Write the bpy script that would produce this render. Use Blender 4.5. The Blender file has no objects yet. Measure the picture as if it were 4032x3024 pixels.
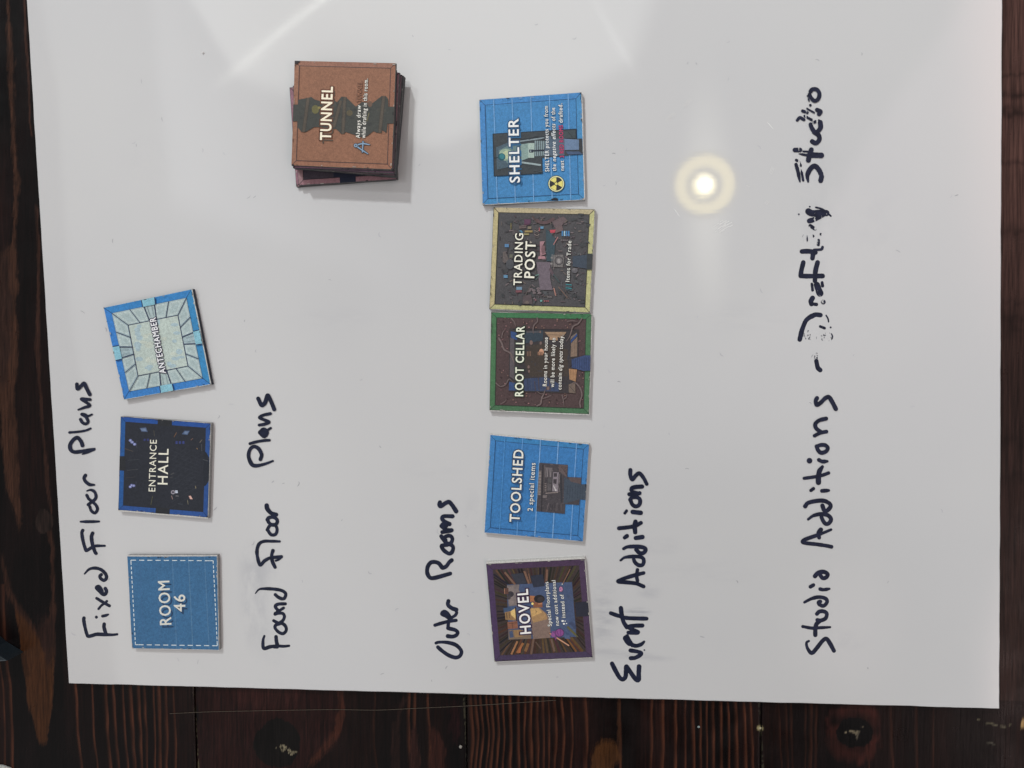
import bpy, bmesh, math, random
import numpy as np
from mathutils import Vector, Matrix

random.seed(7)
rng = np.random.default_rng(7)
S = bpy.context.scene
COL = S.collection

# ------------------------------------------------------------------ camera
H = 0.3764                       # lens height above the whiteboard face (z = 0)
F = 3000.0                       # focal length in photo pixels (4032 wide)
A_, B_ = math.radians(-3.26443), math.radians(6.48020)
ROT = (Matrix.Rotation(A_, 3, 'X') @ Matrix.Rotation(B_, 3, 'Y'))
cam_d = bpy.data.cameras.new("camera")
cam = bpy.data.objects.new("camera", cam_d)
COL.objects.link(cam)
cam_d.sensor_width = 36.0
cam_d.lens = F / 4032 * 36.0
cam_d.clip_start = 0.01
cam_d.clip_end = 50.0
cam.matrix_world = Matrix.Translation((0, 0, H)) @ ROT.to_4x4()
S.camera = cam
RN = np.array(ROT)

def P(x, y, z=0.0):
    """where the sight line of photo point (x, y) meets the level z"""
    d = RN @ np.array([(x - 2016) / F, -(y - 1512) / F, -1.0])
    k = (H - z) / -d[2]
    return (d[0] * k, d[1] * k, z)

def photo_xy(x, y, z):
    v = RN.T @ np.stack([x, y, np.full_like(x, z - H)])
    return 2016 + F * v[0] / -v[2], 1512 - F * v[1] / -v[2]

def lin(c):
    c = c / 255.0
    return c / 12.92 if c <= 0.04045 else ((c + 0.055) / 1.055) ** 2.4

# ------------------------------------------------------------------ view
S.render.engine = 'CYCLES'
S.view_settings.view_transform = 'Standard'
S.view_settings.look = 'None'
S.view_settings.exposure = 0.0
S.view_settings.gamma = 1.0
S.view_settings.use_curve_mapping = False

# ------------------------------------------------------------------ room light around the table (world) and lamps
class NT:
    """small helper for building node trees"""
    def __init__(self, tree):
        self.t = tree
        tree.nodes.clear()
    def n(self, kind, **kw):
        nd = self.t.nodes.new(kind)
        for k, v in kw.items():
            setattr(nd, k, v)
        return nd
    def l(self, a, b):
        self.t.links.new(a, b)
    def put(self, sock, v):
        if hasattr(v, 'is_output'):
            self.l(v, sock)
        else:
            sock.default_value = v
    def math(self, op, a, b=None, c=None):
        nd = self.n('ShaderNodeMath', operation=op)
        self.put(nd.inputs[0], a)
        if b is not None:
            self.put(nd.inputs[1], b)
        if c is not None:
            self.put(nd.inputs[2], c)
        return nd.outputs[0]
    def vmath(self, op, a, b=None):
        nd = self.n('ShaderNodeVectorMath', operation=op)
        self.put(nd.inputs[0], a)
        if b is not None:
            self.put(nd.inputs[1], b)
        return nd.outputs['Value'] if op in ('DOT_PRODUCT', 'LENGTH') else nd.outputs['Vector']
    def ramp(self, v, a, b, lo=0.0, hi=1.0, smooth=True):
        nd = self.n('ShaderNodeMapRange', interpolation_type='SMOOTHSTEP' if smooth else 'LINEAR')
        self.put(nd.inputs['Value'], v)
        nd.inputs['From Min'].default_value = a
        nd.inputs['From Max'].default_value = b
        nd.inputs['To Min'].default_value = lo
        nd.inputs['To Max'].default_value = hi
        return nd.outputs[0]
    def mix(self, f, a, b, mode='MIX'):
        nd = self.n('ShaderNodeMix', data_type='RGBA', blend_type=mode)
        self.put(nd.inputs[0], f)
        self.put(nd.inputs[6], a)
        self.put(nd.inputs[7], b)
        return nd.outputs[2]

W = bpy.data.worlds.new("World")
S.world = W
W.use_nodes = True
w = NT(W.node_tree)
tc = w.n('ShaderNodeTexCoord')
sep = w.n('ShaderNodeSeparateXYZ')
w.l(tc.outputs['Generated'], sep.inputs[0])
zc = w.math('MAXIMUM', sep.outputs[2], 0.04)
cmb = w.n('ShaderNodeCombineXYZ')
w.l(w.math('DIVIDE', sep.outputs[0], zc), cmb.inputs[0])
w.l(w.math('DIVIDE', sep.outputs[1], zc), cmb.inputs[1])
UV = cmb.outputs[0]              # position on a far, level ceiling plane
wn = w.n('ShaderNodeTexNoise')
wn.inputs['Scale'].default_value = 3.2
wn.inputs['Detail'].default_value = 2.0
w.l(UV, wn.inputs['Vector'])
UV = w.vmath('ADD', UV, w.vmath('MULTIPLY', w.vmath('SUBTRACT', wn.outputs['Color'], (.5, .5, .5)), (.04, .04, 0.0)))

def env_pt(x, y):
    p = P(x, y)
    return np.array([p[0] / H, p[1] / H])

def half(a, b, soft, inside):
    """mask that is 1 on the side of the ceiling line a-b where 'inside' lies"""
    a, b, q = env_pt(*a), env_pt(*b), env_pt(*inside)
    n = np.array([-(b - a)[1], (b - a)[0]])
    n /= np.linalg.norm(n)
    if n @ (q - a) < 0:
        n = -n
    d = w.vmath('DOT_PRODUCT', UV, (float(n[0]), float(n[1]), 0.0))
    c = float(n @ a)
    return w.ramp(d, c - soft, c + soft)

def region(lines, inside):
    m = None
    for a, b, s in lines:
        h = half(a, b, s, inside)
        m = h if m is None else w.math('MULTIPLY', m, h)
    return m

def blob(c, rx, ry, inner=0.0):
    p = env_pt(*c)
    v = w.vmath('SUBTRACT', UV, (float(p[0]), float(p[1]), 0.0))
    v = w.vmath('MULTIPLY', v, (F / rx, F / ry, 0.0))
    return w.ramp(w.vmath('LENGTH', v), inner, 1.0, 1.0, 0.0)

ENV = [  # mask, colour added: bright shapes drawn in for the board to mirror
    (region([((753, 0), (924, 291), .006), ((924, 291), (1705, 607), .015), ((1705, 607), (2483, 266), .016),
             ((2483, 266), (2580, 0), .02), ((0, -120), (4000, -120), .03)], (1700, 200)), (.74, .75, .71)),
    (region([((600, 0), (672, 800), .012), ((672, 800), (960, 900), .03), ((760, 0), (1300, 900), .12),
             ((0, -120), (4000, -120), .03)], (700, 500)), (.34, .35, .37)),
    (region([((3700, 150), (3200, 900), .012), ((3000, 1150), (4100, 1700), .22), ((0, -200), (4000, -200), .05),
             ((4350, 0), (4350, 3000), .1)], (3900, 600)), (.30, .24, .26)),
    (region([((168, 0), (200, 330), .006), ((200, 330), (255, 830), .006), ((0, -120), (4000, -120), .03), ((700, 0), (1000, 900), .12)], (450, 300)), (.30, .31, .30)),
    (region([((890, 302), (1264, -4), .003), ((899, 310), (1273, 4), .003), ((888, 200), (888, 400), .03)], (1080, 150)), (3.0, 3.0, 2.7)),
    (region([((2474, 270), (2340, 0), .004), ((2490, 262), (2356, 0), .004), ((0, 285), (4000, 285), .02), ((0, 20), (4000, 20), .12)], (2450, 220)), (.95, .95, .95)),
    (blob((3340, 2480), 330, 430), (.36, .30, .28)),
    (blob((4470, 2700), 600, 1050), (6.5, 4.9, 4.6)),  # warm patch put in to haze the table's right edge
    (blob((2780, 790), 120, 560), (.9, .88, .74)),  # unseen band added to make the streaky glow round the lamp's reflection
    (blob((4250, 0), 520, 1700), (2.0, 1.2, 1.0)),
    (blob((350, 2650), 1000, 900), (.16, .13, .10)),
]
base = w.mix(blob((2720, 2560), 1130, 1080, .45), (.30, .303, .312, 1), (.02, .03, .028, 1))  # ambient tone with a dark zone shaped to dim the board's reflection
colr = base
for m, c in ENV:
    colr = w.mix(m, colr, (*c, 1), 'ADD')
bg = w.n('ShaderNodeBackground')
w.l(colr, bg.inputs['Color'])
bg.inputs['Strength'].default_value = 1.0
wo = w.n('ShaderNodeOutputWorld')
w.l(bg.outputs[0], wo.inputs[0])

def lamp(name, loc, power, size, colour):
    d = bpy.data.lights.new(name, 'AREA')
    d.shape = 'DISK'
    d.size = size
    d.energy = power
    d.color = colour
    o = bpy.data.objects.new(name, d)
    COL.objects.link(o)
    o.location = loc
    d.spread = math.radians(75)
    o.rotation_euler = (Vector((0.26, 0.46, 0)) - Vector(loc)).to_track_quat('-Z', 'Y').to_euler()
    return o

lamp("ceiling_lamp", (-0.86, 1.90, 1.8), 5.75, 0.15, (0.955, 0.985, 1.0))
lamp("ceiling_lamp", (-1.08, 1.25, 1.8), 1.1, 0.11, (0.955, 0.985, 1.0))

# ------------------------------------------------------------------ materials
def principled(name):
    m = bpy.data.materials.new(name)
    m.use_nodes = True
    t = NT(m.node_tree)
    out = t.n('ShaderNodeOutputMaterial')
    b = t.n('ShaderNodeBsdfPrincipled')
    t.l(b.outputs[0], out.inputs[0])
    return m, t, b, out

def obj_noise(t, scale, detail=4.0, rough=.55, stretch=None):
    tcn = t.n('ShaderNodeTexCoord')
    v = tcn.outputs['Object']
    if stretch:
        mp = t.n('ShaderNodeMapping')
        mp.inputs['Scale'].default_value = stretch[0]
        mp.inputs['Rotation'].default_value = stretch[1]
        t.l(v, mp.inputs[0])
        v = mp.outputs[0]
    nz = t.n('ShaderNodeTexNoise')
    nz.inputs['Scale'].default_value = scale
    nz.inputs['Detail'].default_value = detail
    nz.inputs['Roughness'].default_value = rough
    t.l(v, nz.inputs['Vector'])
    return nz.outputs['Fac']

def attr_mat(name, rough, spec, grain=None, bump=None):
    """colour comes from the mesh's own colour attribute, broken up by noise"""
    m, t, b, out = principled(name)
    a = t.n('ShaderNodeVertexColor', layer_name='Col')
    c = a.outputs['Color']
    if grain:
        for sc, lo, hi in grain:
            f = obj_noise(t, sc)
            g = t.ramp(f, .3, .7, lo, hi, smooth=False)
            cc = t.n('ShaderNodeCombineColor')
            for i in range(3):
                t.l(g, cc.inputs[i])
            c = t.mix(1.0, c, cc.outputs[0], 'MULTIPLY')
    t.put(b.inputs['Base Color'], c)
    b.inputs['Roughness'].default_value = rough
    b.inputs['Specular IOR Level'].default_value = spec
    if bump:
        bp = t.n('ShaderNodeBump')
        bp.inputs['Strength'].default_value = bump[1]
        bp.inputs['Distance'].default_value = 0.0002
        t.l(obj_noise(t, bump[0]), bp.inputs['Height'])
        t.l(bp.outputs[0], b.inputs['Normal'])
    return m

M_PRINT = attr_mat('printed_paper', .55, .35, [(2600, .78, 1.22), (700, .88, 1.12), (90, .94, 1.06)])
M_TYPE = attr_mat('printed_type', .55, .35, [(300, .96, 1.04)])
M_CARD = attr_mat('cut_card', .75, .25, [(1500, .75, 1.2)], (1800, .5))

def plain(name, c, rough=.6, spec=.4, grain=(800, .85, 1.15)):
    m, t, b, out = principled(name)
    f = t.ramp(obj_noise(t, grain[0]), .3, .7, grain[1], grain[2], smooth=False)
    cc = t.n('ShaderNodeCombineColor')
    for i in range(3):
        t.l(f, cc.inputs[i])
    t.put(b.inputs['Base Color'], t.mix(1.0, (*c, 1), cc.outputs[0], 'MULTIPLY'))
    b.inputs['Roughness'].default_value = rough
    b.inputs['Specular IOR Level'].default_value = spec
    return m

# whiteboard: glossy laminate with grey wiping smears and a faint brushed texture
M_BOARD, t, b, out = principled('glossy_whiteboard')
tcn = t.n('ShaderNodeTexCoord')
OB = tcn.outputs['Object']
c = (.765, .765, .757, 1)
c = t.mix(t.ramp(obj_noise(t, 9, 3), .35, .7), c, (.745, .747, .745, 1))
SMEARS = [((1010, 2240), 110, 170, .34, (2, 1)), ((1000, 2400), 90, 230, .36, (2, 1)), ((1075, 2520), 130, 150, .14, (1, 1)),
          ((2375, 2420), 75, 230, .40, (1, 3)), ((2505, 2408), 80, 24, .75, (1, 9)), ((2520, 2590), 180, 26, .3, (1, 5)),
          ((2430, 2570), 200, 24, .25, (1, 5)), ((2600, 2150), 120, 60, .12, (1, 3)), ((2560, 2330), 70, 40, .26, (1, 3)),
          ((1860, 2030), 60, 160, .12, (3, 3)), ((3300, 2520), 160, 60, .12, (3, 3)), ((1320, 1250), 260, 60, .07, (1, 4)), ((2900, 1250), 330, 90, .07, (1, 4)), ((3450, 900), 120, 260, .06, (2, 2)),
          ((600, 620), 220, 120, .05, (2, 2)), ((2750, 2250), 300, 70, .08, (1, 4)), ((3230, 880), 130, 560, .10, (2, 1)), ((1700, 1850), 200, 80, .06, (1, 3))]
for (sx, sy), rx, ry, amt, st in SMEARS:
    p = P(sx, sy)
    v = t.vmath('SUBTRACT', OB, (p[0], p[1], 0.0))
    k = F / H
    m_ = t.ramp(t.vmath('LENGTH', t.vmath('MULTIPLY', v, (k / rx, k / ry, 0.0))), .15, 1.0, 1.0, 0.0)
    nz = t.ramp(obj_noise(t, 60, 5, .6, ((st[0], st[1], 1), (0, 0, .12))), .32, .68)
    c = t.mix(t.math('MULTIPLY', t.math('MULTIPLY', m_, nz), amt), c, (.40, .41, .46, 1))
t.put(b.inputs['Base Color'], c)
t.put(b.inputs['Roughness'], t.ramp(obj_noise(t, 14, 4), .3, .7, .034, .055))
b.inputs['Specular IOR Level'].default_value = 1.0
b.inputs['IOR'].default_value = 1.6
bp = t.n('ShaderNodeBump')
bp.inputs['Strength'].default_value = .03
bp.inputs['Distance'].default_value = .0001
t.l(obj_noise(t, 260, 2, .5, ((.35, 4, 1), (0, 0, 0))), bp.inputs['Height'])
t.l(bp.outputs[0], b.inputs['Normal'])
gl = t.n('ShaderNodeBsdfAnisotropic')
gl.inputs['Color'].default_value = (1, 1, 1, 1)
gl.inputs['Roughness'].default_value = .34
gl.inputs['Anisotropy'].default_value = .92
tg = t.n('ShaderNodeCombineXYZ')
tg.inputs[0].default_value = 1.0
t.l(tg.outputs[0], gl.inputs['Tangent'])
ms = t.n('ShaderNodeMixShader')
ms.inputs[0].default_value = .0006
t.l(b.outputs[0], ms.inputs[1])
t.l(gl.outputs[0], ms.inputs[2])
t.l(ms.outputs[0], out.inputs[0])

# dry-wipe ink; the 'wear' attribute tells how much of it has flaked off
M_INK, t, b, out = principled('navy_marker_ink')
f = obj_noise(t, 330, 3)
t.put(b.inputs['Base Color'], t.mix(t.ramp(f, .35, .7), (.0075, .0115, .032, 1), (.017, .022, .055, 1)))
b.inputs['Roughness'].default_value = .38
b.inputs['Specular IOR Level'].default_value = .35
wa = t.n('ShaderNodeAttribute', attribute_name='wear')
n1 = obj_noise(t, 560, 3, .62, ((1, .16, 1), (0, 0, -1.05)))
n2 = obj_noise(t, 430, 3, .62, ((1, .16, 1), (0, 0, 1.2)))
n3 = obj_noise(t, 900, 4, .7)
nn = t.math('ADD', t.math('MULTIPLY', n1, .5), t.math('ADD', t.math('MULTIPLY', n2, .25), t.math('MULTIPLY', n3, .25)))
thr = t.ramp(wa.outputs['Fac'], 0, 1, .20, .655, smooth=False)
keep = t.ramp(t.math('SUBTRACT', nn, thr), -.008, .012)
tr = t.n('ShaderNodeBsdfTransparent')
ms = t.n('ShaderNodeMixShader')
t.l(keep, ms.inputs[0])
t.l(tr.outputs[0], ms.inputs[1])
t.l(b.outputs[0], ms.inputs[2])
t.l(ms.outputs[0], out.inputs[0])

# stained timber: colour attribute painted from the grain pattern, fine pores from noise
M_WOOD, t, b, out = principled('dark_stained_timber')
a = t.n('ShaderNodeVertexColor', layer_name='Col')
g = t.ramp(obj_noise(t, 900, 5, .65, ((1, .05, 1), (0, 0, 0))), .3, .7, .55, 1.45, smooth=False)
cc = t.n('ShaderNodeCombineColor')
for i in range(3):
    t.l(g, cc.inputs[i])
t.put(b.inputs['Base Color'], t.mix(1.0, a.outputs['Color'], cc.outputs[0], 'MULTIPLY'))
t.put(b.inputs['Roughness'], t.ramp(obj_noise(t, 60, 4), .3, .7, .26, .42))
b.inputs['Specular IOR Level'].default_value = .17
bp = t.n('ShaderNodeBump')
bp.inputs['Strength'].default_value = .25
bp.inputs['Distance'].default_value = .0003
t.l(obj_noise(t, 700, 4, .6, ((1, .06, 1), (0, 0, 0))), bp.inputs['Height'])
t.l(bp.outputs[0], b.inputs['Normal'])

# ------------------------------------------------------------------ object helpers
def empty(name, loc=(0, 0, 0), rz=0.0):
    o = bpy.data.objects.new(name, None)
    o.empty_display_size = .01
    COL.objects.link(o)
    o.location = loc
    o.rotation_euler = (0, 0, rz)
    return o

def tag(o, label, cat=None, group=None, kind=None):
    o['label'] = label
    if cat:
        o['category'] = cat
    if group:
        o['group'] = group
    if kind:
        o['kind'] = kind
    return o

class Mesh:
    """collects faces (world coordinates) with a colour and a wear value per vertex"""
    def __init__(self):
        self.v, self.f, self.c, self.wr = [], [], [], []
        self.k = 0
    def face(self, pts, col, wear=0.0):
        i = len(self.v)
        self.v += [tuple(p) for p in pts]
        self.c += [col] * len(pts)
        self.wr += [wear] * len(pts)
        self.f.append(tuple(range(i, i + len(pts))))
    def build(self, name, mat, parent=None, smooth=False):
        me = bpy.data.meshes.new(name)
        vs = np.array(self.v, float)
        if parent is not None:
            inv = np.array((Matrix.Translation(parent.location) @ parent.rotation_euler.to_matrix().to_4x4()).inverted())
            vs = vs @ inv[:3, :3].T + inv[:3, 3]
        me.from_pydata([tuple(p) for p in vs], [], self.f)
        ca = me.color_attributes.new('Col', 'FLOAT_COLOR', 'POINT')
        ca.data.foreach_set('color', np.array([(c[0], c[1], c[2], 1.0) for c in self.c], np.float32).ravel())
        wa = me.attributes.new('wear', 'FLOAT', 'POINT')
        wa.data.foreach_set('value', np.array(self.wr, np.float32))
        me.materials.append(mat)
        me.validate()
        o = bpy.data.objects.new(name, me)
        COL.objects.link(o)
        if parent is not None:
            o.parent = parent
        return o

def dense(pts, step, smooth=True, closed=False):
    """Catmull-Rom through the points, resampled"""
    p = np.array(pts, float)
    if len(p) == 1:
        return p
    if len(p) == 2 or not smooth:
        segs = []
        for a, b2 in zip(p[:-1], p[1:]):
            n = max(1, int(np.linalg.norm(b2 - a) / step))
            segs.append(a + (b2 - a) * np.linspace(0, 1, n, endpoint=False)[:, None])
        segs.append(p[-1:])
        return np.concatenate(segs)
    q = np.vstack([p[-2] if closed else 2 * p[0] - p[1], p, p[1] if closed else 2 * p[-1] - p[-2]])
    out_ = []
    for i in range(1, len(q) - 2):
        p0, p1, p2, p3 = q[i - 1:i + 3]
        n = max(2, int(np.linalg.norm(p2 - p1) / step))
        s = np.linspace(0, 1, n, endpoint=False)[:, None]
        out_.append(.5 * (2 * p1 + (p2 - p0) * s + (2 * p0 - 5 * p1 + 4 * p2 - p3) * s ** 2 + (3 * p1 - p0 - 3 * p2 + p3) * s ** 3))
    out_.append(p[-1:])
    return np.concatenate(out_)

class Ink:
    """draws flat shapes lying on the level z; coordinates are photo points read in an enlarged crop (origin, scale)"""
    def __init__(self, ox, oy, sc, z, dz=7e-7, gain=1.0):
        self.clip = None
        self.o, self.sc, self.z0, self.dz, self.gain = (ox, oy), sc, z, dz, gain
        self.parts = {}
        self.n = 0
        self.cur = None
    def part(self, name):
        self.cur = self.parts.setdefault(name, Mesh())
        return self
    def at(self, x, y):
        return P(self.o[0] + x / self.sc, self.o[1] + y / self.sc, self.z0 + self.n * self.dz)
    def col(self, c):
        return tuple(lin(v) * self.gain for v in c)
    def cut(self, pts):
        """keep only what lies on the printed sheet"""
        if self.clip is None:
            return pts
        q = self.clip
        for a, b2 in zip(q, q[1:] + q[:1]):
            side = lambda p: (b2[0] - a[0]) * (p[1] - a[1]) - (b2[1] - a[1]) * (p[0] - a[0])
            new = []
            for p, r in zip(pts, list(pts[1:]) + [pts[0]]):
                sp, sr = side(p), side(r)
                if sp >= 0:
                    new.append(tuple(p))
                if (sp >= 0) != (sr >= 0):
                    f_ = sp / (sp - sr)
                    new.append((p[0] + (r[0] - p[0]) * f_, p[1] + (r[1] - p[1]) * f_))
            pts = new
            if len(pts) < 3:
                return []
        return pts
    def poly(self, pts, c, wear=0.0):
        self.n += 1
        if self.clip is not None and any(self._out(p) for p in pts):
            pts = self.cut(list(pts))
            if len(pts) < 3:
                return
        self.cur.face([self.at(*p) for p in pts], self.col(c), wear)
    def _out(self, p):
        q = self.clip
        return any((b2[0] - a[0]) * (p[1] - a[1]) - (b2[1] - a[1]) * (p[0] - a[0]) < 0 for a, b2 in zip(q, q[1:] + q[:1]))
    def rect(self, x0, y0, x1, y1, c):
        self.poly([(x0, y0), (x1, y0), (x1, y1), (x0, y1)], c)
    def disc(self, x, y, r, c, ry=None, n=20, wear=0.0, a0=0):
        self.poly([(x + r * math.cos(a0 + 2 * math.pi * i / n), y + (ry or r) * math.sin(a0 + 2 * math.pi * i / n)) for i in range(n)], c, wear)
    def line(self, pts, wd, c, smooth=True, caps=True, wear=0.0, wob=0.0, w_end=None, w_start=None, step=None):
        p = dense(pts, step or max(wd * .22, 3), smooth)
        n = len(p)
        rad = np.full(n, wd / 2.0)
        s = np.linspace(0, 1, n)
        if w_start is not None:
            rad = np.where(s < .3, (w_start + (wd - w_start) * np.clip(s / .3, 0, 1)) / 2, rad)
        if w_end is not None:
            rad = np.where(s > .7, (w_end + (wd - w_end) * np.clip((1 - s) / .3, 0, 1)) / 2, rad)
        if wob:
            rad = rad * (1 + wob * np.convolve(rng.normal(0, 1, n + 6), np.ones(7) / 7, 'valid')[:n])
        cc_ = self.col(c)
        if len(pts) == 2 and w_end is None and w_start is None and not wob and not caps:
            p = np.array(pts, float)
            n, rad = 2, np.full(2, wd / 2.0)
        self.n += .8
        tan = np.gradient(p, axis=0)
        tan /= np.linalg.norm(tan, axis=1)[:, None] + 1e-9
        nor = np.stack([-tan[:, 1], tan[:, 0]], 1)
        for i in range(n - 1):
            self.n += .25
            a, b2 = p[i], p[i + 1]
            q4 = [a + nor[i] * rad[i], a - nor[i] * rad[i], b2 - nor[i + 1] * rad[i + 1], b2 + nor[i + 1] * rad[i + 1]]
            if self.clip is not None and any(self._out(v) for v in q4):
                q4 = self.cut([tuple(v) for v in q4])
                if len(q4) < 3:
                    continue
            self.cur.face([self.at(*v) for v in q4], cc_, wear)
            if caps and 0 < i:
                th = abs(tan[i] @ nor[i - 1])
                if th > .12:
                    self.n += .25
                    self._d(a, rad[i], cc_, wear)
        if caps:
            for i in (0, n - 1):
                self.n += .25
                self._d(p[i], rad[i], cc_, wear)
    def _d(self, q, r, c, wear):
        self.cur.face([self.at(q[0] + r * math.cos(k * math.pi / 8), q[1] + r * math.sin(k * math.pi / 8)) for k in range(16)], c, wear)
    def text(self, s, a, b2, h, c, bold=.0, outline=None, shadow=None, slant=0.0):
        """s set along the baseline a -> b2 with capitals h high"""
        def lay(off, colr_, dx=0, dy=0):
            if off and 'M' in s:        # the outline of M folds over itself when fattened: overprint it instead
                for q in range(8):
                    r_ = off * h / .729
                    lay(0.0, colr_, dx + r_ * math.cos(q * math.pi / 4), dy + r_ * math.sin(q * math.pi / 4))
                return
            cu = bpy.data.curves.new('txt', 'FONT')
            cu.body = s
            cu.offset = off
            cu.resolution_u = 3
            cu.shear = slant
            cu.space_character = 1.14
            tmp = bpy.data.objects.new('txt', cu)
            me = bpy.data.meshes.new_from_object(tmp)
            if not len(me.vertices):
                return
            vs = np.zeros(len(me.vertices) * 3)
            me.vertices.foreach_get('co', vs)
            vs = vs.reshape(-1, 3)
            if 'w' not in self._t:
                self._t['w'] = (vs[:, 0].min(), vs[:, 0].max())
            x0, x1 = self._t['w']
            d = np.array(b2, float) - np.array(a, float)
            L = np.linalg.norm(d)
            d /= L
            up = np.array([d[1], -d[0]])
            fx, fy = L / (x1 - x0), h / .729
            self.n += 1.5
            cc_ = self.col(colr_)
            pts = [np.array(a, float) + d * (q[0] - x0) * fx + up * q[1] * fy + np.array([dx, dy]) for q in vs]
            for pl in me.polygons:
                self.cur.face([self.at(*pts[i]) for i in pl.vertices], cc_)
            bpy.data.meshes.remove(me)
            bpy.data.objects.remove(tmp)
            bpy.data.curves.remove(cu)
        self._t = {}
        cu0 = bpy.data.curves.new('txt', 'FONT')
        cu0.body = s
        cu0.offset = 0.0 if 'M' in s else bold
        cu0.shear = slant
        cu0.space_character = 1.14
        tmp0 = bpy.data.objects.new('txt', cu0)
        me0 = bpy.data.meshes.new_from_object(tmp0)
        xs = [q.co.x for q in me0.vertices]
        self._t['w'] = (min(xs), max(xs))
        bpy.data.meshes.remove(me0)
        bpy.data.objects.remove(tmp0)
        bpy.data.curves.remove(cu0)
        if shadow:
            lay(0.0, shadow[0], shadow[1], shadow[2])
        if outline:
            lay(bold + outline[1], outline[0])
        lay(bold, c)
    def build(self, mats, parent):
        return {k: m.build(k.split('#')[0], M_TYPE if 'lettering' in k else mats, parent) for k, m in self.parts.items() if m.f}

# ------------------------------------------------------------------ table: planks of stained timber
ZT = -0.0035                                  # table top lies under the 3.5 mm board
def pip(x, y, poly):
    ins = np.zeros(x.shape, bool)
    n = len(poly)
    for i in range(n):
        x0, y0 = poly[i]
        x1, y1 = poly[(i + 1) % n]
        c_ = ((y0 > y) != (y1 > y)) & (x < (x1 - x0) * (y - y0) / (y1 - y0 + 1e-9) + x0)
        ins ^= c_
    return ins

def vnoise(x, y, seed):
    """smooth value noise"""
    xi, yi = np.floor(x).astype(int), np.floor(y).astype(int)
    def h(a, b2):
        v = np.sin(a * 127.1 + b2 * 311.7 + seed * 74.7) * 43758.5453
        return v - np.floor(v)
    fx, fy = x - xi, y - yi
    fx, fy = fx * fx * (3 - 2 * fx), fy * fy * (3 - 2 * fy)
    return (h(xi, yi) * (1 - fx) + h(xi + 1, yi) * fx) * (1 - fy) + (h(xi, yi + 1) * (1 - fx) + h(xi + 1, yi + 1) * fx) * fy

def L3(r, g, b2):
    return np.array([lin(r), lin(g), lin(b2)]) * .72

STREAKS = [16, 47, 310, 373, 430, 462, 497, 528, 557, 579, 611, 633, 658, 690] + \
          [1300 + q / 1.58 for q in (505, 540, 620, 880, 910, 940, 975, 1005, 1040, 1075, 1120, 1170, 1210, 1250, 1290, 1325, 1358, 1398, 1445, 1500, 1590, 1800, 2000, 2070, 2150)] + \
          [2632 + q / 1.58 for q in (45, 103, 155, 198, 238, 280, 330, 375, 425, 480, 522)]
FAINT = [2632 + q / 1.58 for q in (700, 745, 775, 865, 900, 930, 1240, 1390, 1540, 1640)] + [860, 905, 1480]

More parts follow.
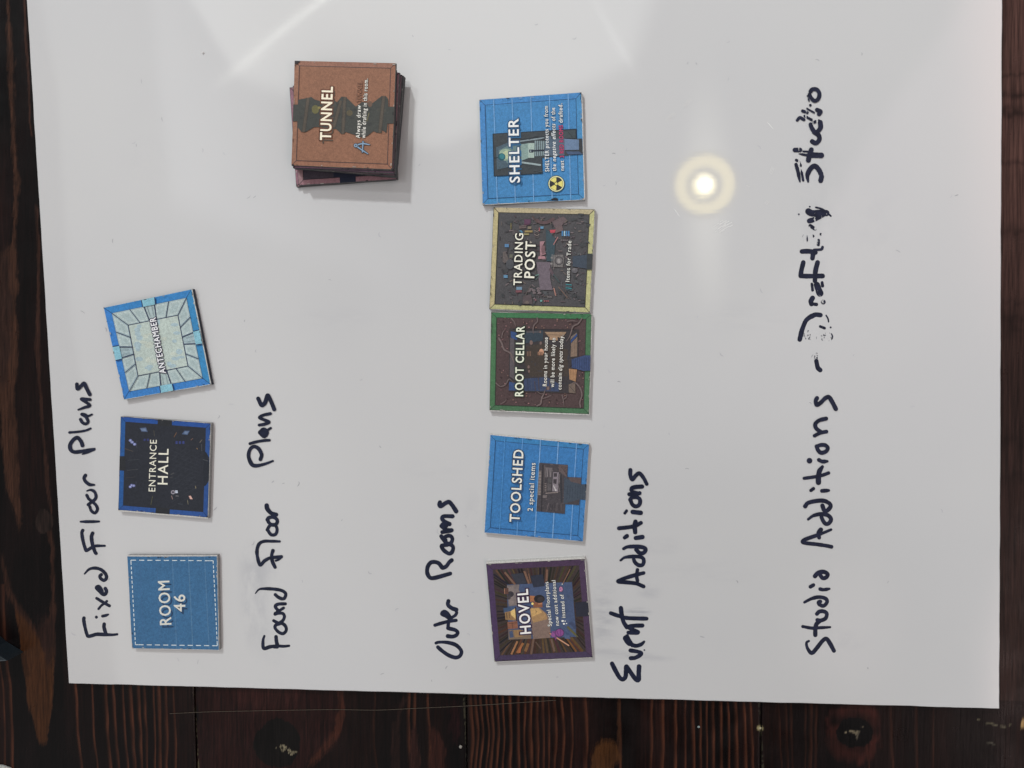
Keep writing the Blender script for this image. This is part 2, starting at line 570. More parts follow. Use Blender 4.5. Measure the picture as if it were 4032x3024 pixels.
def timber_colour(x, y, idx):
    """base colour of the stained timber at world x, y"""
    px, py = photo_xy(x, y, ZT)
    j = (vnoise(px / 22, py / 60, 3) - .5) * 14 + (vnoise(px / 9, py / 16, 5) - .5) * 7
    n1 = vnoise(px / 30, py / 420, 11 + idx)
    n2 = vnoise(px / 9, py / 300, 17 + idx)
    n3 = vnoise(px / 4.5, py / 120, 23 + idx)
    n4 = vnoise((px + py * .12) / 3.2, py / 34, 27 + idx)
    n5 = vnoise(px / 95, py / 900, 29 + idx)
    col = L3(17, 9, 9)[None] * np.ones((len(px), 1))
    col = col * (0.5 + .8 * n1 + .5 * (n2 - .5) + .5 * (n4 - .5))[:, None]
    col = col + L3(50, 24, 18)[None] * (np.clip(n5 - .45, 0, 1) * (.35 + 1.1 * n3))[:, None]
    # thin pale growth lines, met along the front of the table
    lean = (py - 2860) * .055 * (1 - px / 3600)
    wav = (vnoise(px / 160, py / 170, 31) - .5) * 18 + (vnoise(px / 30, py / 60, 33) - .5) * 4
    for k, s in enumerate(STREAKS + FAINT):
        strong = k < len(STREAKS)
        wd = 2.6 + 2.8 * ((k * 37) % 10) / 10
        d = px - (s + lean + wav)
        amt = np.where(d > 0, np.exp(-(d / (wd * .5)) ** 2), np.exp(-(d / (wd * 1.7)) ** 2))
        amt = amt * (.45 + .75 * vnoise(py / 70 + k * 9.1, px * 0, 41)) * (1.0 if strong else .35)
        amt = amt * (py > 2300)
        col = col + (L3(96, 56, 40) - col) * np.clip(amt, 0, 1)[:, None]
    def fill(poly, c, edge=1.0, streak=.5, amount=1.0):
        nonlocal col
        k = (1 - streak) + 2 * streak * (.6 * n3 + .4 * n4)
        m = sum(pip(px + (j + e) * edge, py + (j * .6 + e2) * edge, poly).astype(float) for e, e2 in ((-5, 14), (-2, -8), (1, 5), (4, -16), (7, 20))) / 5
        m = np.clip(m * 1.3 - .15 + (n4 - .5) * .5 * (m > 0) * (m < 1), 0, 1) * amount
        col = col * (1 - m)[:, None] + m[:, None] * (c[None] * k[:, None])
    br, ob, rd = L3(74, 47, 34), L3(86, 50, 25), L3(44, 24, 22)
    # left plank: two long tan bands, the wide one breaking up, a knot and a tongue of pale wood
    fill([(21, -300), (33, 0), (54, 240), (60, 480), (75, 720), (66, 960), (72, 1080), (66, 1200), (72, 1330), (70, 1400), (62, 1500), (60, 1620), (72, 1720),
          (76, 1850), (74, 1940), (82, 2030), (80, 2075), (70, 2088), (62, 2030), (45, 1980), (22, 1900), (12, 1760), (4, 1640), (-20, 1560), (-60, 1400), (-60, 1000), (20, 1000), (51, 960),
          (57, 720), (45, 480), (36, 240), (21, 0)], L3(72, 46, 34), 1.0, .55)
    fill([(-60, 1000), (40, 1000), (50, 1300), (30, 1500), (-60, 1560)], L3(50, 33, 29), 1.5, .6, .7)
    fill([(88, -300), (100, 0), (114, 300), (126, 540), (122, 540), (106, 300), (92, 0)], L3(78, 50, 40), .4, .4)
    fill([(138, 800), (148, 820), (160, 1000), (158, 1180), (160, 1360), (160, 1480), (172, 1660), (193, 1900), (205, 2030), (198, 2030), (178, 1900), (162, 1660), (150, 1480), (136, 1360),
          (147, 1180), (145, 1000)], L3(62, 39, 31), .5, .5)
    fill([(0, 2170), (10, 2280), (28, 2350), (62, 2400), (75, 2490), (94, 2620), (112, 2770), (150, 2915), (168, 2925), (186, 2920), (192, 2865), (212, 2740), (218, 2560), (219, 2430), (214, 2200),
          (206, 2080), (192, 2080), (205, 2300), (196, 2420), (150, 2500), (120, 2440), (80, 2390), (40, 2320), (12, 2200)], L3(62, 38, 29), .8, .5)
    fill([(62, 2400), (130, 2480), (170, 2560), (215, 2560), (212, 2740), (192, 2870), (186, 2922), (164, 2932), (148, 2915), (112, 2770), (92, 2620)], L3(78, 46, 25), .6, .42)
    fill([(150, 2450), (215, 2420), (217, 2600), (180, 2640)], L3(48, 29, 25), 1.5, .5, .8)
    m = ((px + j - 176) / 34) ** 2 + ((py + j - 2058) / 48) ** 2
    kn = L3(46, 34, 30)[None] * (.4 + 1.2 * vnoise(px / 5, py / 40, 61))[:, None]
    col = np.where((m < 1)[:, None], kn, col)
    # second plank, front: wide red-brown figure round a black knot with resin
    fill([(775, 2600), (1190, 2600), (1345, 2710), (1358, 2800), (1338, 2880), (1292, 2945), (1230, 3010), (1180, 3060), (1000, 3100), (785, 3100)], L3(46, 22, 20), 1.6, .75, .8)
    fill([(1330, 2690), (1348, 2720), (1360, 2800), (1340, 2882), (1294, 2950), (1234, 3016), (1210, 3016), (1270, 2940), (1315, 2870), (1334, 2800)], L3(72, 38, 28), .7, .5)
    fill([(1165, 2690), (1184, 2720), (1182, 2765), (1150, 2790), (1000, 2800), (930, 2790), (905, 2690)], L3(56, 29, 26), 1.5, .75)
    m = ((px + j - 1090) / 92) ** 2 + ((py + j - 2925) / 95) ** 2
    col = np.where((m < 1)[:, None], L3(20, 15, 14)[None] * (.5 + 1.1 * n3)[:, None], col)
    m = ((px + 1.6 * j - 1125) / 46) ** 2 + ((py + 1.6 * j - 2945 - .25 * (px - 1110)) / 13) ** 2
    res = (vnoise(px / 7, py / 9, 71) * .6 + vnoise(px / 3, py / 3.5, 72) * .4 > .47)
    col = np.where(((m < 1) & res)[:, None], L3(150, 140, 114)[None] * (.5 + .8 * vnoise(px / 4, py / 4, 75))[:, None], col)
    fill([(1545, 2900), (1560, 2790), (1590, 2740), (1612, 2740), (1580, 2800), (1572, 3100), (1530, 3100)], L3(40, 24, 21), .8, .6)
    fill([(1610, 3100), (1620, 2860), (1640, 2860), (1655, 2950), (1650, 3100)], L3(50, 27, 23), .8, .6)
    fill([(1690, 2860), (1735, 2900), (1755, 2960), (1762, 3100), (1690, 3100)], L3(58, 30, 24), .8, .6)
    fill([(1760, 2780), (1810, 2760), (1800, 2900), (1785, 2930)], L3(36, 14, 16), 1.5, .6)
    # third plank: small round tan eye
    fill([(2322, 3100), (2330, 2990), (2348, 2940), (2370, 2918), (2425, 2926), (2442, 2960), (2448, 2990), (2420, 3010), (2400, 3100)], L3(84, 52, 28), .8, .4)
    fill([(2435, 2760), (2445, 2760), (2440, 2850), (2448, 2960), (2436, 2960), (2432, 2850)], L3(72, 45, 30), .5, .4)
    # fourth plank: black knot with scratches, red halo
    m = ((px + 2 * j - 3362) / 105) ** 2 + ((py + 2 * j - 2880) / 118) ** 2
    halo = np.clip(1.25 - np.abs(m - .75) * 1.8, 0, 1) * vnoise(px / 40, py / 40, 81)
    col = col + (L3(74, 36, 30) - col) * halo[:, None]
    m = ((px + j - 3362) / 72) ** 2 + ((py + j - 2882) / 60) ** 2
    col = np.where((m < 1)[:, None], L3(9, 8, 9), col)
    def mark(pts, wd, c, br_=.5):
        nonlocal col
        for (ax, ay), (bx, by) in zip(pts[:-1], pts[1:]):
            ux, uy = bx - ax, by - ay
            k = np.clip(((px - ax) * ux + (py - ay) * uy) / (ux * ux + uy * uy), 0, 1)
            d = np.hypot(px - ax - k * ux, py - ay - k * uy)
            m2 = np.clip(1.4 - d / wd, 0, 1) * (vnoise(px / 9, py / 9, 91) > br_)
            col = col + (c - col) * m2[:, None]
    mark([(3330, 2886), (3352, 2876), (3370, 2888), (3384, 2874), (3396, 2866)], 5, L3(140, 128, 105))
    mark([(3384, 2874), (3370, 2915)], 4, L3(100, 92, 78))
    mark([(3842, 2828), (3868, 2842), (3880, 2850), (3900, 2848), (3922, 2856), (3955, 2862), (3985, 2852)], 3.6, L3(104, 97, 78), .42)
    mark([(3890, 2925), (3915, 2928)], 5, L3(84, 80, 70), .5)
    mark([(760, 2700), (782, 3024)], 3.4, L3(92, 84, 62), .52)
    mark([(1826, 2745), (1838, 3024)], 3, L3(84, 80, 64), .55)
    mark([(2989, 2770), (3004, 3024)], 4, L3(70, 66, 52), .5)
    mark([(2990, 2866), (2996, 2870)], 9, L3(205, 190, 140), .1)
    # torn spot of bare wood at the right edge
    fill([(4018, 2845), (4028, 2828), (4060, 2815), (4070, 2860), (4020, 2870)], L3(196, 158, 104), .4, .2)
    # right-hand strip: redder, with cross-marks
    rs = (px > 3900) & (py < 2760)
    rc = L3(98, 68, 61)[None] * (.45 + .8 * n3 + .3 * (n2 - .5))[:, None]
    fade = np.clip(1.0 - (py - 700) / 1200, .35, 1.0)
    rc = rc * fade[:, None]
    bars = np.ones(len(px))
    for yc, hh, dk in ((300, 8, .55), (370, 16, .35), (440, 30, .3), (640, 10, .6), (905, 26, .6), (1190, 12, .6), (1270, 55, .55), (1740, 30, .6), (1880, 22, .65)):
        bars = np.minimum(bars, 1 - (1 - dk) * np.exp(-((py + 1.5 * j - yc) / hh) ** 2) * (.4 + .8 * vnoise(px / 25, py / 14, 95)))
    col = np.where(rs[:, None], rc * np.clip(bars, .1, 1)[:, None], col)
    return np.clip(col, .0005, 1)

table = empty('plank_table', (0, 0, ZT))
tag(table, 'dark stained wooden plank table with pale grain lines and knots, under the whiteboard', 'table')
seam = [P(q, 2860, ZT)[0] for q in (768, 1836, 2998)]
wd = (seam[2] - seam[0]) / 2
edges = [seam[0] - wd, seam[0], seam[1], seam[2], seam[2] + wd]
YB, YT = -.262, .30
for i in range(4):
    x0, x1 = edges[i] + .0004, edges[i + 1] - .0004
    nx, ny = int((x1 - x0) / .00036), int((YT - YB) / .0008)
    xs, ys = np.linspace(x0, x1, nx), np.linspace(YB, YT, ny)
    gx, gy = np.meshgrid(xs, ys)
    gx, gy = gx.ravel(), gy.ravel()
    col = timber_colour(gx, gy, i)
    edge = np.minimum(gx - x0, x1 - gx)
    gz = -np.clip(.0008 - edge, 0, 1) * .7
    nv = len(gx)
    verts = np.concatenate([np.stack([gx, gy, gz], 1),
                            np.array([[x0, YB, -.03], [x1, YB, -.03], [x1, YT, -.03], [x0, YT, -.03]])])
    idx = np.arange(nx * ny).reshape(ny, nx)
    quads = np.stack([idx[:-1, :-1], idx[:-1, 1:], idx[1:, 1:], idx[1:, :-1]], -1).reshape(-1, 4).tolist()
    q = nv
    quads += [[q + 3, q + 2, q + 1, q]]
    quads += [list(idx[0, ::-1]) + [q, q + 1], list(idx[:, 0]) + [q + 3, q], list(idx[-1, :]) + [q + 2, q + 3], list(idx[::-1, -1]) + [q + 1, q + 2]]
    me = bpy.data.meshes.new('plank')
    me.from_pydata(verts.tolist(), [], quads)
    ca = me.color_attributes.new('Col', 'FLOAT_COLOR', 'POINT')
    full = np.concatenate([np.concatenate([col, np.ones((nv, 1))], 1), np.tile([[.006, .004, .004, 1]], (4, 1))])
    ca.data.foreach_set('color', full.astype(np.float32).ravel())
    me.materials.append(M_WOOD)
    o = bpy.data.objects.new('plank', me)
    COL.objects.link(o)
    o.parent = table

# ------------------------------------------------------------------ whiteboard
def outline_of(corners, seg, jit, seed=0):
    r = np.random.default_rng(seed)
    out_ = []
    for a, b2 in zip(corners, corners[1:] + corners[:1]):
        a, b2 = np.array(a), np.array(b2)
        d = b2 - a
        n_ = np.array([-d[1], d[0]]) / np.linalg.norm(d)
        k = max(2, int(np.linalg.norm(d) / seg))
        js = np.convolve(r.normal(0, jit, k + 4), np.ones(3) / 1.8, 'valid')
        for i in range(k):
            out_.append(a + d * i / k + n_ * (js[i] if i else 0))
    return out_

def slab(loop, z0, z1, name, mat, parent, top_c, side_c, bevel=0.0, bevel_c=None):
    """card or board with a cut outline"""
    m = Mesh()
    c = np.mean(loop, axis=0)
    n = len(loop)
    if bevel:
        inn = [q + (c - q) / np.linalg.norm(c - q) * bevel * 1.3 for q in loop]
        zt = z1 - bevel
    else:
        inn, zt = loop, z1
    m.face([(*q, z1) for q in inn], top_c)
    for i in range(n):
        a, b2, ai, bi = loop[i], loop[(i + 1) % n], inn[i], inn[(i + 1) % n]
        if bevel:
            m.face([(*a, zt), (*b2, zt), (*bi, z1), (*ai, z1)], bevel_c or side_c)
        m.face([(*a, z0), (*b2, z0), (*b2, zt), (*a, zt)], side_c)
    m.face([(*q, z0) for q in loop[::-1]], side_c)
    return m.build(name, mat, parent)

board_root = empty('whiteboard', (0, 0, ZT))
tag(board_root, 'large glossy whiteboard lying flat on the plank table, covered in navy marker headings', 'whiteboard')
cor = [P(88, -260)[:2], P(3948, -260)[:2], P(3936, 2791)[:2], P(270, 2691)[:2]]
bp_loop = outline_of(cor[::-1], .004, .00006, 3)
slab(bp_loop, ZT + .0002, 0.0, 'board_panel', M_BOARD, board_root, (.77, .77, .76), (.8, .8, .79), .0003)

NAVY = (26, 30, 54)
def writing(strokes, label, dots=()):
    m = Mesh()
    n = 0
    for (ox, oy, sc), lst in strokes:
        ink = Ink(ox, oy, sc, 4e-5, 1.2e-6)
        ink.parts['m'] = m
        ink.cur = m
        ink.n = n
        for s in lst:
            pts, wd_ = s[0], s[1]
            kw = s[2] if len(s) > 2 else {}
            if len(pts) == 1:
                ink.disc(pts[0][0], pts[0][1], wd_ / 2, NAVY, wear=kw.get('wear', 0))
            else:
                ink.line(pts, wd_ * 1.08, NAVY, wob=.10, step=wd_ * .18, **kw)
        n = ink.n
    o = m.build('marker_writing', M_INK, board_root)
    o['label'] = label
    return o

F1, F2 = (240, 2000, 2.9625), (240, 1480, 2.9615)
writing([(F1, [
    ([(268, 1285), (266, 1310), (280, 1390), (303, 1475), (320, 1497), (360, 1490), (420, 1474), (520, 1478), (600, 1480), (655, 1474)], 40, dict(w_end=28)),
    ([(504, 1355), (502, 1390), (515, 1440), (525, 1470)], 40),
    ([(413, 1274)], 36), ([(485, 1262), (520, 1255), (552, 1243)], 32, dict(w_end=22)),
    ([(416, 1054), (490, 1100), (565, 1142)], 34), ([(438, 1178), (470, 1140), (505, 1115), (535, 1088)], 27),
    ([(517, 940), (530, 970), (518, 1003), (488, 1006), (445, 968), (412, 930), (440, 915), (470, 950), (480, 985)], 38),
    ([(440, 935), (460, 965)], 50),
    ([(275, 768), (330, 715), (400, 702), (470, 722), (518, 768), (530, 815), (502, 845), (465, 825), (452, 797), (470, 778)], 36, dict(w_start=20)),
    ([(253, 262), (243, 295), (258, 390), (285, 480), (300, 497), (350, 466), (400, 444), (450, 442), (510, 442)], 36, dict(w_end=26)),
    ([(368, 295), (355, 340), (368, 430), (395, 510), (408, 530)], 40),
    ([(228, 160), (330, 160), (445, 158)], 34, dict(w_start=22, w_end=24))]),
    (F2, [
    ([(300, 1392), (325, 1435), (370, 1470), (412, 1515), (424, 1560), (395, 1598), (355, 1575), (335, 1525)], 34),
    ([(315, 1503), (345, 1480), (395, 1440), (408, 1400), (388, 1350), (345, 1330), (302, 1342)], 34, dict(w_end=16)),
    ([(285, 1160), (268, 1190), (285, 1230), (330, 1266), (388, 1272)], 38, dict(w_end=22)),
    ([(250, 812), (235, 768), (195, 722), (150, 740), (108, 800), (112, 858), (155, 888), (240, 880), (320, 862), (392, 850)], 42, dict(w_end=22)),
    ([(250, 912), (320, 887), (385, 860)], 28, dict(w_start=18)),
    ([(98, 660), (200, 652), (290, 636), (343, 614)], 26),
    ([(228, 508), (250, 545), (288, 560), (315, 535), (290, 480), (240, 448), (280, 452), (315, 468), (360, 450)], 34, dict(w_end=22)),
    ([(200, 396), (270, 370), (335, 346), (290, 305), (238, 270), (290, 272), (338, 276)], 34, dict(w_start=20)),
    ([(185, 98), (192, 150), (230, 122), (268, 88), (300, 150), (335, 218)], 40)])],
    'navy handwriting reading Fixed Floor Plans')
F3, F4, FZ = (960, 2080, 3.1923), (940, 1520, 2.9615), (900, 1500, 1.44375)
writing([(F3, [
    ([(258, 1355), (242, 1410), (250, 1508), (330, 1490), (420, 1480), (500, 1484), (568, 1478)], 42, dict(w_start=30, w_end=30)),
    ([(405, 1365), (410, 1420), (422, 1470)], 44), ([(380, 1500), (425, 1498)], 26),
    ([(375, 1162), (430, 1190), (490, 1200), (528, 1240), (530, 1290), (490, 1325), (430, 1300), (390, 1245), (410, 1212), (450, 1200)], 38),
    ([(440, 1195), (490, 1160), (510, 1110), (490, 1072), (440, 1068), (392, 1080)], 38),
    ([(395, 1070), (440, 1040), (500, 1002)], 34), ([(430, 1035), (396, 985), (430, 955), (522, 950)], 38),
    ([(146, 818), (190, 770), (260, 760), (380, 765), (480, 785), (526, 825), (510, 878), (475, 886), (430, 865), (395, 835)], 38, dict(w_start=14)),
    ([(450, 166), (350, 163), (250, 165), (190, 200), (165, 280), (173, 370), (205, 462), (260, 410), (330, 373), (400, 365), (472, 358)], 40, dict(w_start=34)),
    ([(474, 362), (440, 393), (402, 408)], 26),
    ([(365, 282), (350, 340), (360, 420), (392, 490)], 40)]),
    (FZ, [([(220, 845), (242, 874), (268, 870), (275, 842), (262, 818), (235, 822), (219, 847)], 17)]),
    (F4, [
    ([(325, 1392), (332, 1430), (375, 1480), (436, 1500)], 46),
    ([(335, 1555), (350, 1592), (400, 1622), (442, 1602), (446, 1560), (405, 1530), (352, 1535), (332, 1560)], 38),
    ([(252, 855), (266, 800), (230, 730), (175, 706), (130, 742), (114, 820), (148, 908), (200, 930), (300, 910), (398, 874)], 42, dict(w_end=24)),
    ([(130, 672), (200, 652), (290, 636), (358, 632)], 32),
    ([(252, 542), (290, 512), (322, 540), (298, 578), (268, 555)], 56), ([(325, 522), (372, 490)], 28),
    ([(238, 455), (300, 445), (352, 420), (290, 392), (243, 368), (285, 340), (368, 322)], 34),
    ([(226, 146), (266, 222), (308, 190), (338, 108), (380, 190), (413, 272)], 44)])],
    'navy handwriting reading Found Floor Plans')
O1, O2 = (1640, 1940, 4.3636), (1640, 2280, 4.609)
writing([(O2, [
    ([(352, 1162), (410, 1146), (550, 1150), (700, 1190), (785, 1260), (816, 1330), (780, 1402), (700, 1424), (580, 1382), (460, 1300), (388, 1236)], 66, dict(w_start=52)),
    ([(568, 1036), (650, 1045), (720, 1020), (748, 970), (700, 925), (600, 900), (572, 890)], 66),
    ([(335, 838), (450, 802), (600, 765), (718, 750)], 58), ([(570, 890), (580, 790), (600, 710)], 56),
    ([(600, 700), (530, 660), (468, 630), (500, 600), (550, 625), (600, 695)], 82),
    ([(640, 698), (700, 660), (728, 610), (712, 570)], 54),
    ([(578, 400), (572, 470), (640, 528), (722, 556)], 68)]),
    (O1, [
    ([(578, 1390), (440, 1430), (300, 1466), (230, 1458), (185, 1380), (190, 1280), (240, 1205), (310, 1190), (380, 1212), (425, 1265), (446, 1292), (510, 1265), (560, 1198), (605, 1160)], 66),
    ([(425, 748), (460, 800), (520, 868), (600, 900), (630, 950), (605, 1025), (552, 1045), (470, 990), (430, 922), (455, 905), (530, 895)], 64),
    ([(530, 882), (590, 862), (616, 800), (590, 748), (530, 742), (478, 775), (500, 820)], 62),
    ([(442, 678), (530, 664), (602, 645)], 62), ([(426, 575), (500, 635), (600, 648)], 62), ([(426, 570), (465, 532), (568, 535)], 62),
    ([(566, 540), (490, 500), (440, 450), (470, 405), (618, 405)], 64), ([(475, 570), (500, 560)], 90),
    ([(402, 165), (392, 205), (418, 232), (500, 178), (560, 160), (620, 225), (680, 318)], 68)])],
    'navy handwriting reading Outer Rooms')
E1, E2 = (2360, 2280, 3.7708), (2380, 1820, 3.1923)
writing([(E1, [
    ([(188, 1256), (240, 1360), (295, 1455), (345, 1490), (388, 1450), (396, 1360), (402, 1298), (460, 1380), (540, 1488), (582, 1492), (584, 1400), (590, 1300)], 62),
    ([(466, 1176), (530, 1170), (600, 1132), (622, 1098), (560, 1076), (462, 1060)], 56),
    ([(395, 880), (420, 920), (450, 950)], 88), ([(410, 850), (455, 930), (490, 985)], 56), ([(470, 968), (540, 992), (620, 970), (664, 930)], 56, dict(w_end=40)),
    ([(432, 796), (510, 796), (572, 790), (500, 755), (440, 712), (510, 694), (638, 690)], 58),
    ([(168, 506), (280, 545), (400, 577), (560, 585), (702, 588)], 56), ([(320, 432), (330, 520), (360, 640), (408, 712)], 60),
    ([(668, 1054)], 24)]),
    (E2, [
    ([(492, 1562), (400, 1525), (280, 1510), (172, 1500), (210, 1475), (280, 1450), (400, 1415), (492, 1392)], 46),
    ([(415, 1352), (405, 1430), (415, 1490)], 44),
    ([(203, 1234), (260, 1196), (380, 1185), (470, 1197), (495, 1240), (478, 1290), (430, 1294), (385, 1260), (368, 1222)], 44, dict(w_start=28)),
    ([(240, 1088), (290, 1064), (400, 1060), (490, 1072), (518, 1100), (490, 1140), (440, 1140), (400, 1100)], 48, dict(w_start=34)),
    ([(393, 953), (478, 940)], 50), ([(254, 948), (284, 926)], 44),
    ([(182, 830), (280, 820), (380, 802), (458, 762)], 46), ([(390, 748), (380, 800), (386, 880)], 50),
    ([(355, 625), (456, 636)], 54), ([(256, 640), (278, 610)], 34),
    ([(325, 470), (350, 530), (395, 555), (440, 530), (446, 470), (410, 442), (350, 442), (322, 472)], 46),
    ([(312, 402), (380, 405), (442, 388)], 48), ([(410, 390), (350, 370), (342, 330), (390, 312), (472, 306)], 50),
    ([(326, 98), (325, 160), (350, 215), (395, 165), (440, 140), (490, 195), (530, 272)], 46)])],
    'navy handwriting reading Event Additions')
S3, S4, S5 = (3110, 1360, 3.3167), (3110, 1760, 3.7708), (3110, 2180, 3.7708)
writing([(S5, [
    ([(282, 1298), (248, 1322), (256, 1390), (300, 1462), (340, 1470), (410, 1390), (490, 1290), (545, 1265), (600, 1340), (655, 1442)], 58, dict(w_start=34)),
    ([(192, 1082), (330, 1106), (450, 1100), (598, 1092)], 46, dict(w_end=34)), ([(378, 1208), (380, 1100), (400, 1040), (445, 1000)], 62),
    ([(408, 985), (460, 992), (530, 960), (548, 890), (502, 857), (440, 860), (402, 895)], 54),
    ([(217, 722), (320, 670), (430, 645), (530, 667), (552, 720), (502, 775), (440, 755), (427, 722), (452, 712)], 52, dict(w_start=42)),
    ([(450, 526), (500, 536), (588, 522)], 48, dict(w_end=34)), ([(306, 492), (350, 466)], 52),
    ([(374, 333), (420, 286), (500, 270), (560, 302), (542, 350), (490, 364), (452, 322)], 58)]),
    (S4, [
    ([(618, 1482), (540, 1466), (400, 1445), (240, 1428), (188, 1408), (230, 1372), (400, 1312), (520, 1266), (614, 1226)], 54, dict(w_end=36)),
    ([(460, 1228), (425, 1280), (435, 1345)], 60),
    ([(272, 1074), (350, 1020), (460, 996), (560, 1012), (612, 1070), (580, 1132), (530, 1140), (490, 1090), (470, 1040)], 56, dict(w_start=36)),
    ([(228, 880), (272, 830), (400, 800), (510, 800), (592, 842), (602, 890), (552, 945), (510, 940), (484, 870)], 58),
    ([(477, 652), (578, 645)], 52, dict(w_end=40)), ([(312, 646), (352, 616)], 46),
    ([(212, 465), (350, 446), (480, 420), (574, 386)], 46), ([(484, 292), (440, 360), (425, 440), (425, 526)], 72, dict(w_start=46)),
    ([(432, 192), (480, 215), (558, 212)], 52, dict(w_end=36)), ([(292, 204)], 84)]),
    (S3, [
    ([(350, 1318), (370, 1370), (410, 1402), (470, 1385), (496, 1340), (462, 1304), (400, 1302), (348, 1322)], 48),
    ([(322, 1180), (400, 1142), (478, 1126)], 44), ([(405, 1130), (347, 1085), (332, 1030), (382, 980), (474, 956)], 50),
    ([(355, 688), (338, 722), (350, 775), (400, 750), (460, 692), (510, 675), (555, 740), (600, 828)], 54)])],
    'navy handwriting reading Studio Additions')
S1, S2 = (3110, 320, 3.771), (3110, 780, 2.675)
DR = dict
writing([
    (S3, [([(345, 150), (345, 185)], 54, DR(wear=0.634)), ([(346, 205), (365, 290), (396, 322)], 56, DR(wear=0.250)), ([(352, 104)], 22, DR(wear=0.528))]),
    (S2, [
    ([(322, 1232), (270, 1228), (225, 1248)], 46, DR(wear=0.500)), ([(228, 1242), (170, 1290), (135, 1370), (125, 1400)], 46, DR(wear=0.360)), ([(122, 1410), (104, 1490)], 46, DR(wear=0.500)),
    ([(382, 1235), (402, 1270), (408, 1302)], 15, DR(wear=0.300)), ([(170, 1440), (290, 1450), (410, 1460)], 90, DR(wear=0.757)), ([(320, 1352), (366, 1370)], 26, DR(wear=0.528)), ([(430, 1362)], 20, DR(wear=0.300)),
    ([(240, 1052), (222, 1085), (228, 1115)], 46, DR(wear=0.250)), ([(245, 1115), (280, 1120)], 34, DR(wear=0.420)), ([(352, 1095)], 52, DR(wear=0.528)),
    ([(232, 905), (240, 970)], 28, DR(wear=0.484)), ([(285, 915), (310, 985), (318, 1002)], 66, DR(wear=0.528)), ([(340, 890), (345, 925)], 30, DR(wear=0.581)),
    ([(142, 678), (122, 760), (115, 818)], 46, DR(wear=0.330)), ([(115, 820), (200, 822), (345, 820)], 46, DR(wear=0.370)), ([(292, 678), (270, 770), (264, 872)], 48, DR(wear=0.240)),
    ([(128, 562), (200, 560), (268, 572)], 46, DR(wear=0.300)), ([(246, 582), (238, 634)], 48, DR(wear=0.320)), ([(255, 545), (330, 540), (345, 515)], 26, DR(wear=0.546)),
    ([(160, 405), (165, 440)], 52, DR(wear=0.634)), ([(302, 445), (300, 490)], 30, DR(wear=0.528)), ([(325, 380)], 26, DR(wear=0.546)), ([(245, 400)], 30, DR(wear=0.581)),
    ([(196, 140), (235, 160), (330, 150), (385, 158)], 62, DR(wear=0.470)), ([(205, 240), (262, 222), (350, 175)], 50, DR(wear=0.546)), ([(215, 290), (265, 325)], 34, DR(wear=0.546)),
    ([(275, 97), (340, 115), (390, 150), (432, 188)], 17, DR(wear=0.350)), ([(95, 170)], 18, DR(wear=0.400)), ([(210, 90)], 18, DR(wear=0.400))]),
    (S1, [
    ([(92, 1235), (118, 1330), (150, 1490)], 50, DR(wear=0.360, w_end=22)), ([(168, 1310), (198, 1470)], 34, DR(wear=0.300, w_start=8)), ([(95, 1170), (130, 1190), (160, 1250)], 36, DR(wear=0.581)),
    ([(272, 1490), (262, 1390), (310, 1295), (372, 1258), (430, 1312), (460, 1370)], 70, DR(wear=0.260, w_start=30)), ([(462, 1372), (470, 1410)], 66, DR(wear=0.458)), ([(472, 1415), (458, 1475)], 68, DR(wear=0.240)),
    ([(75, 1020), (150, 1020)], 62, DR(wear=0.510)), ([(200, 1040), (300, 1046)], 26, DR(wear=0.450)), ([(135, 1076), (240, 1094), (300, 1098)], 34, DR(wear=0.350, w_start=12)), ([(300, 1092), (400, 1098), (468, 1100)], 76, DR(wear=0.220)),
    ([(320, 1015), (292, 1090), (276, 1172)], 66, DR(wear=0.220)),
    ([(332, 892), (385, 918), (435, 872), (430, 805), (365, 752)], 66, DR(wear=0.220)), ([(365, 752), (325, 690), (308, 640)], 60, DR(wear=0.470)), ([(452, 610), (455, 690), (410, 752)], 66, DR(wear=0.360)),
    ([(110, 578), (150, 540), (210, 570)], 42, DR(wear=0.510)), ([(220, 515), (330, 575)], 34, DR(wear=0.616)), ([(350, 610), (430, 585)], 40, DR(wear=0.634)),
    ([(405, 425), (455, 450), (435, 485)], 58, DR(wear=0.460)), ([(190, 440), (260, 465)], 44, DR(wear=0.581)), ([(255, 405), (360, 465)], 26, DR(wear=0.528)), ([(305, 355)], 40, DR(wear=0.500)),
    ([(308, 150), (335, 120), (400, 122), (438, 180), (425, 255), (372, 292), (320, 250), (292, 195)], 54, DR(wear=0.400)), ([(262, 215), (285, 290)], 22, DR(wear=0.528))])],
    'navy handwriting reading Drafting Studio, half rubbed off')

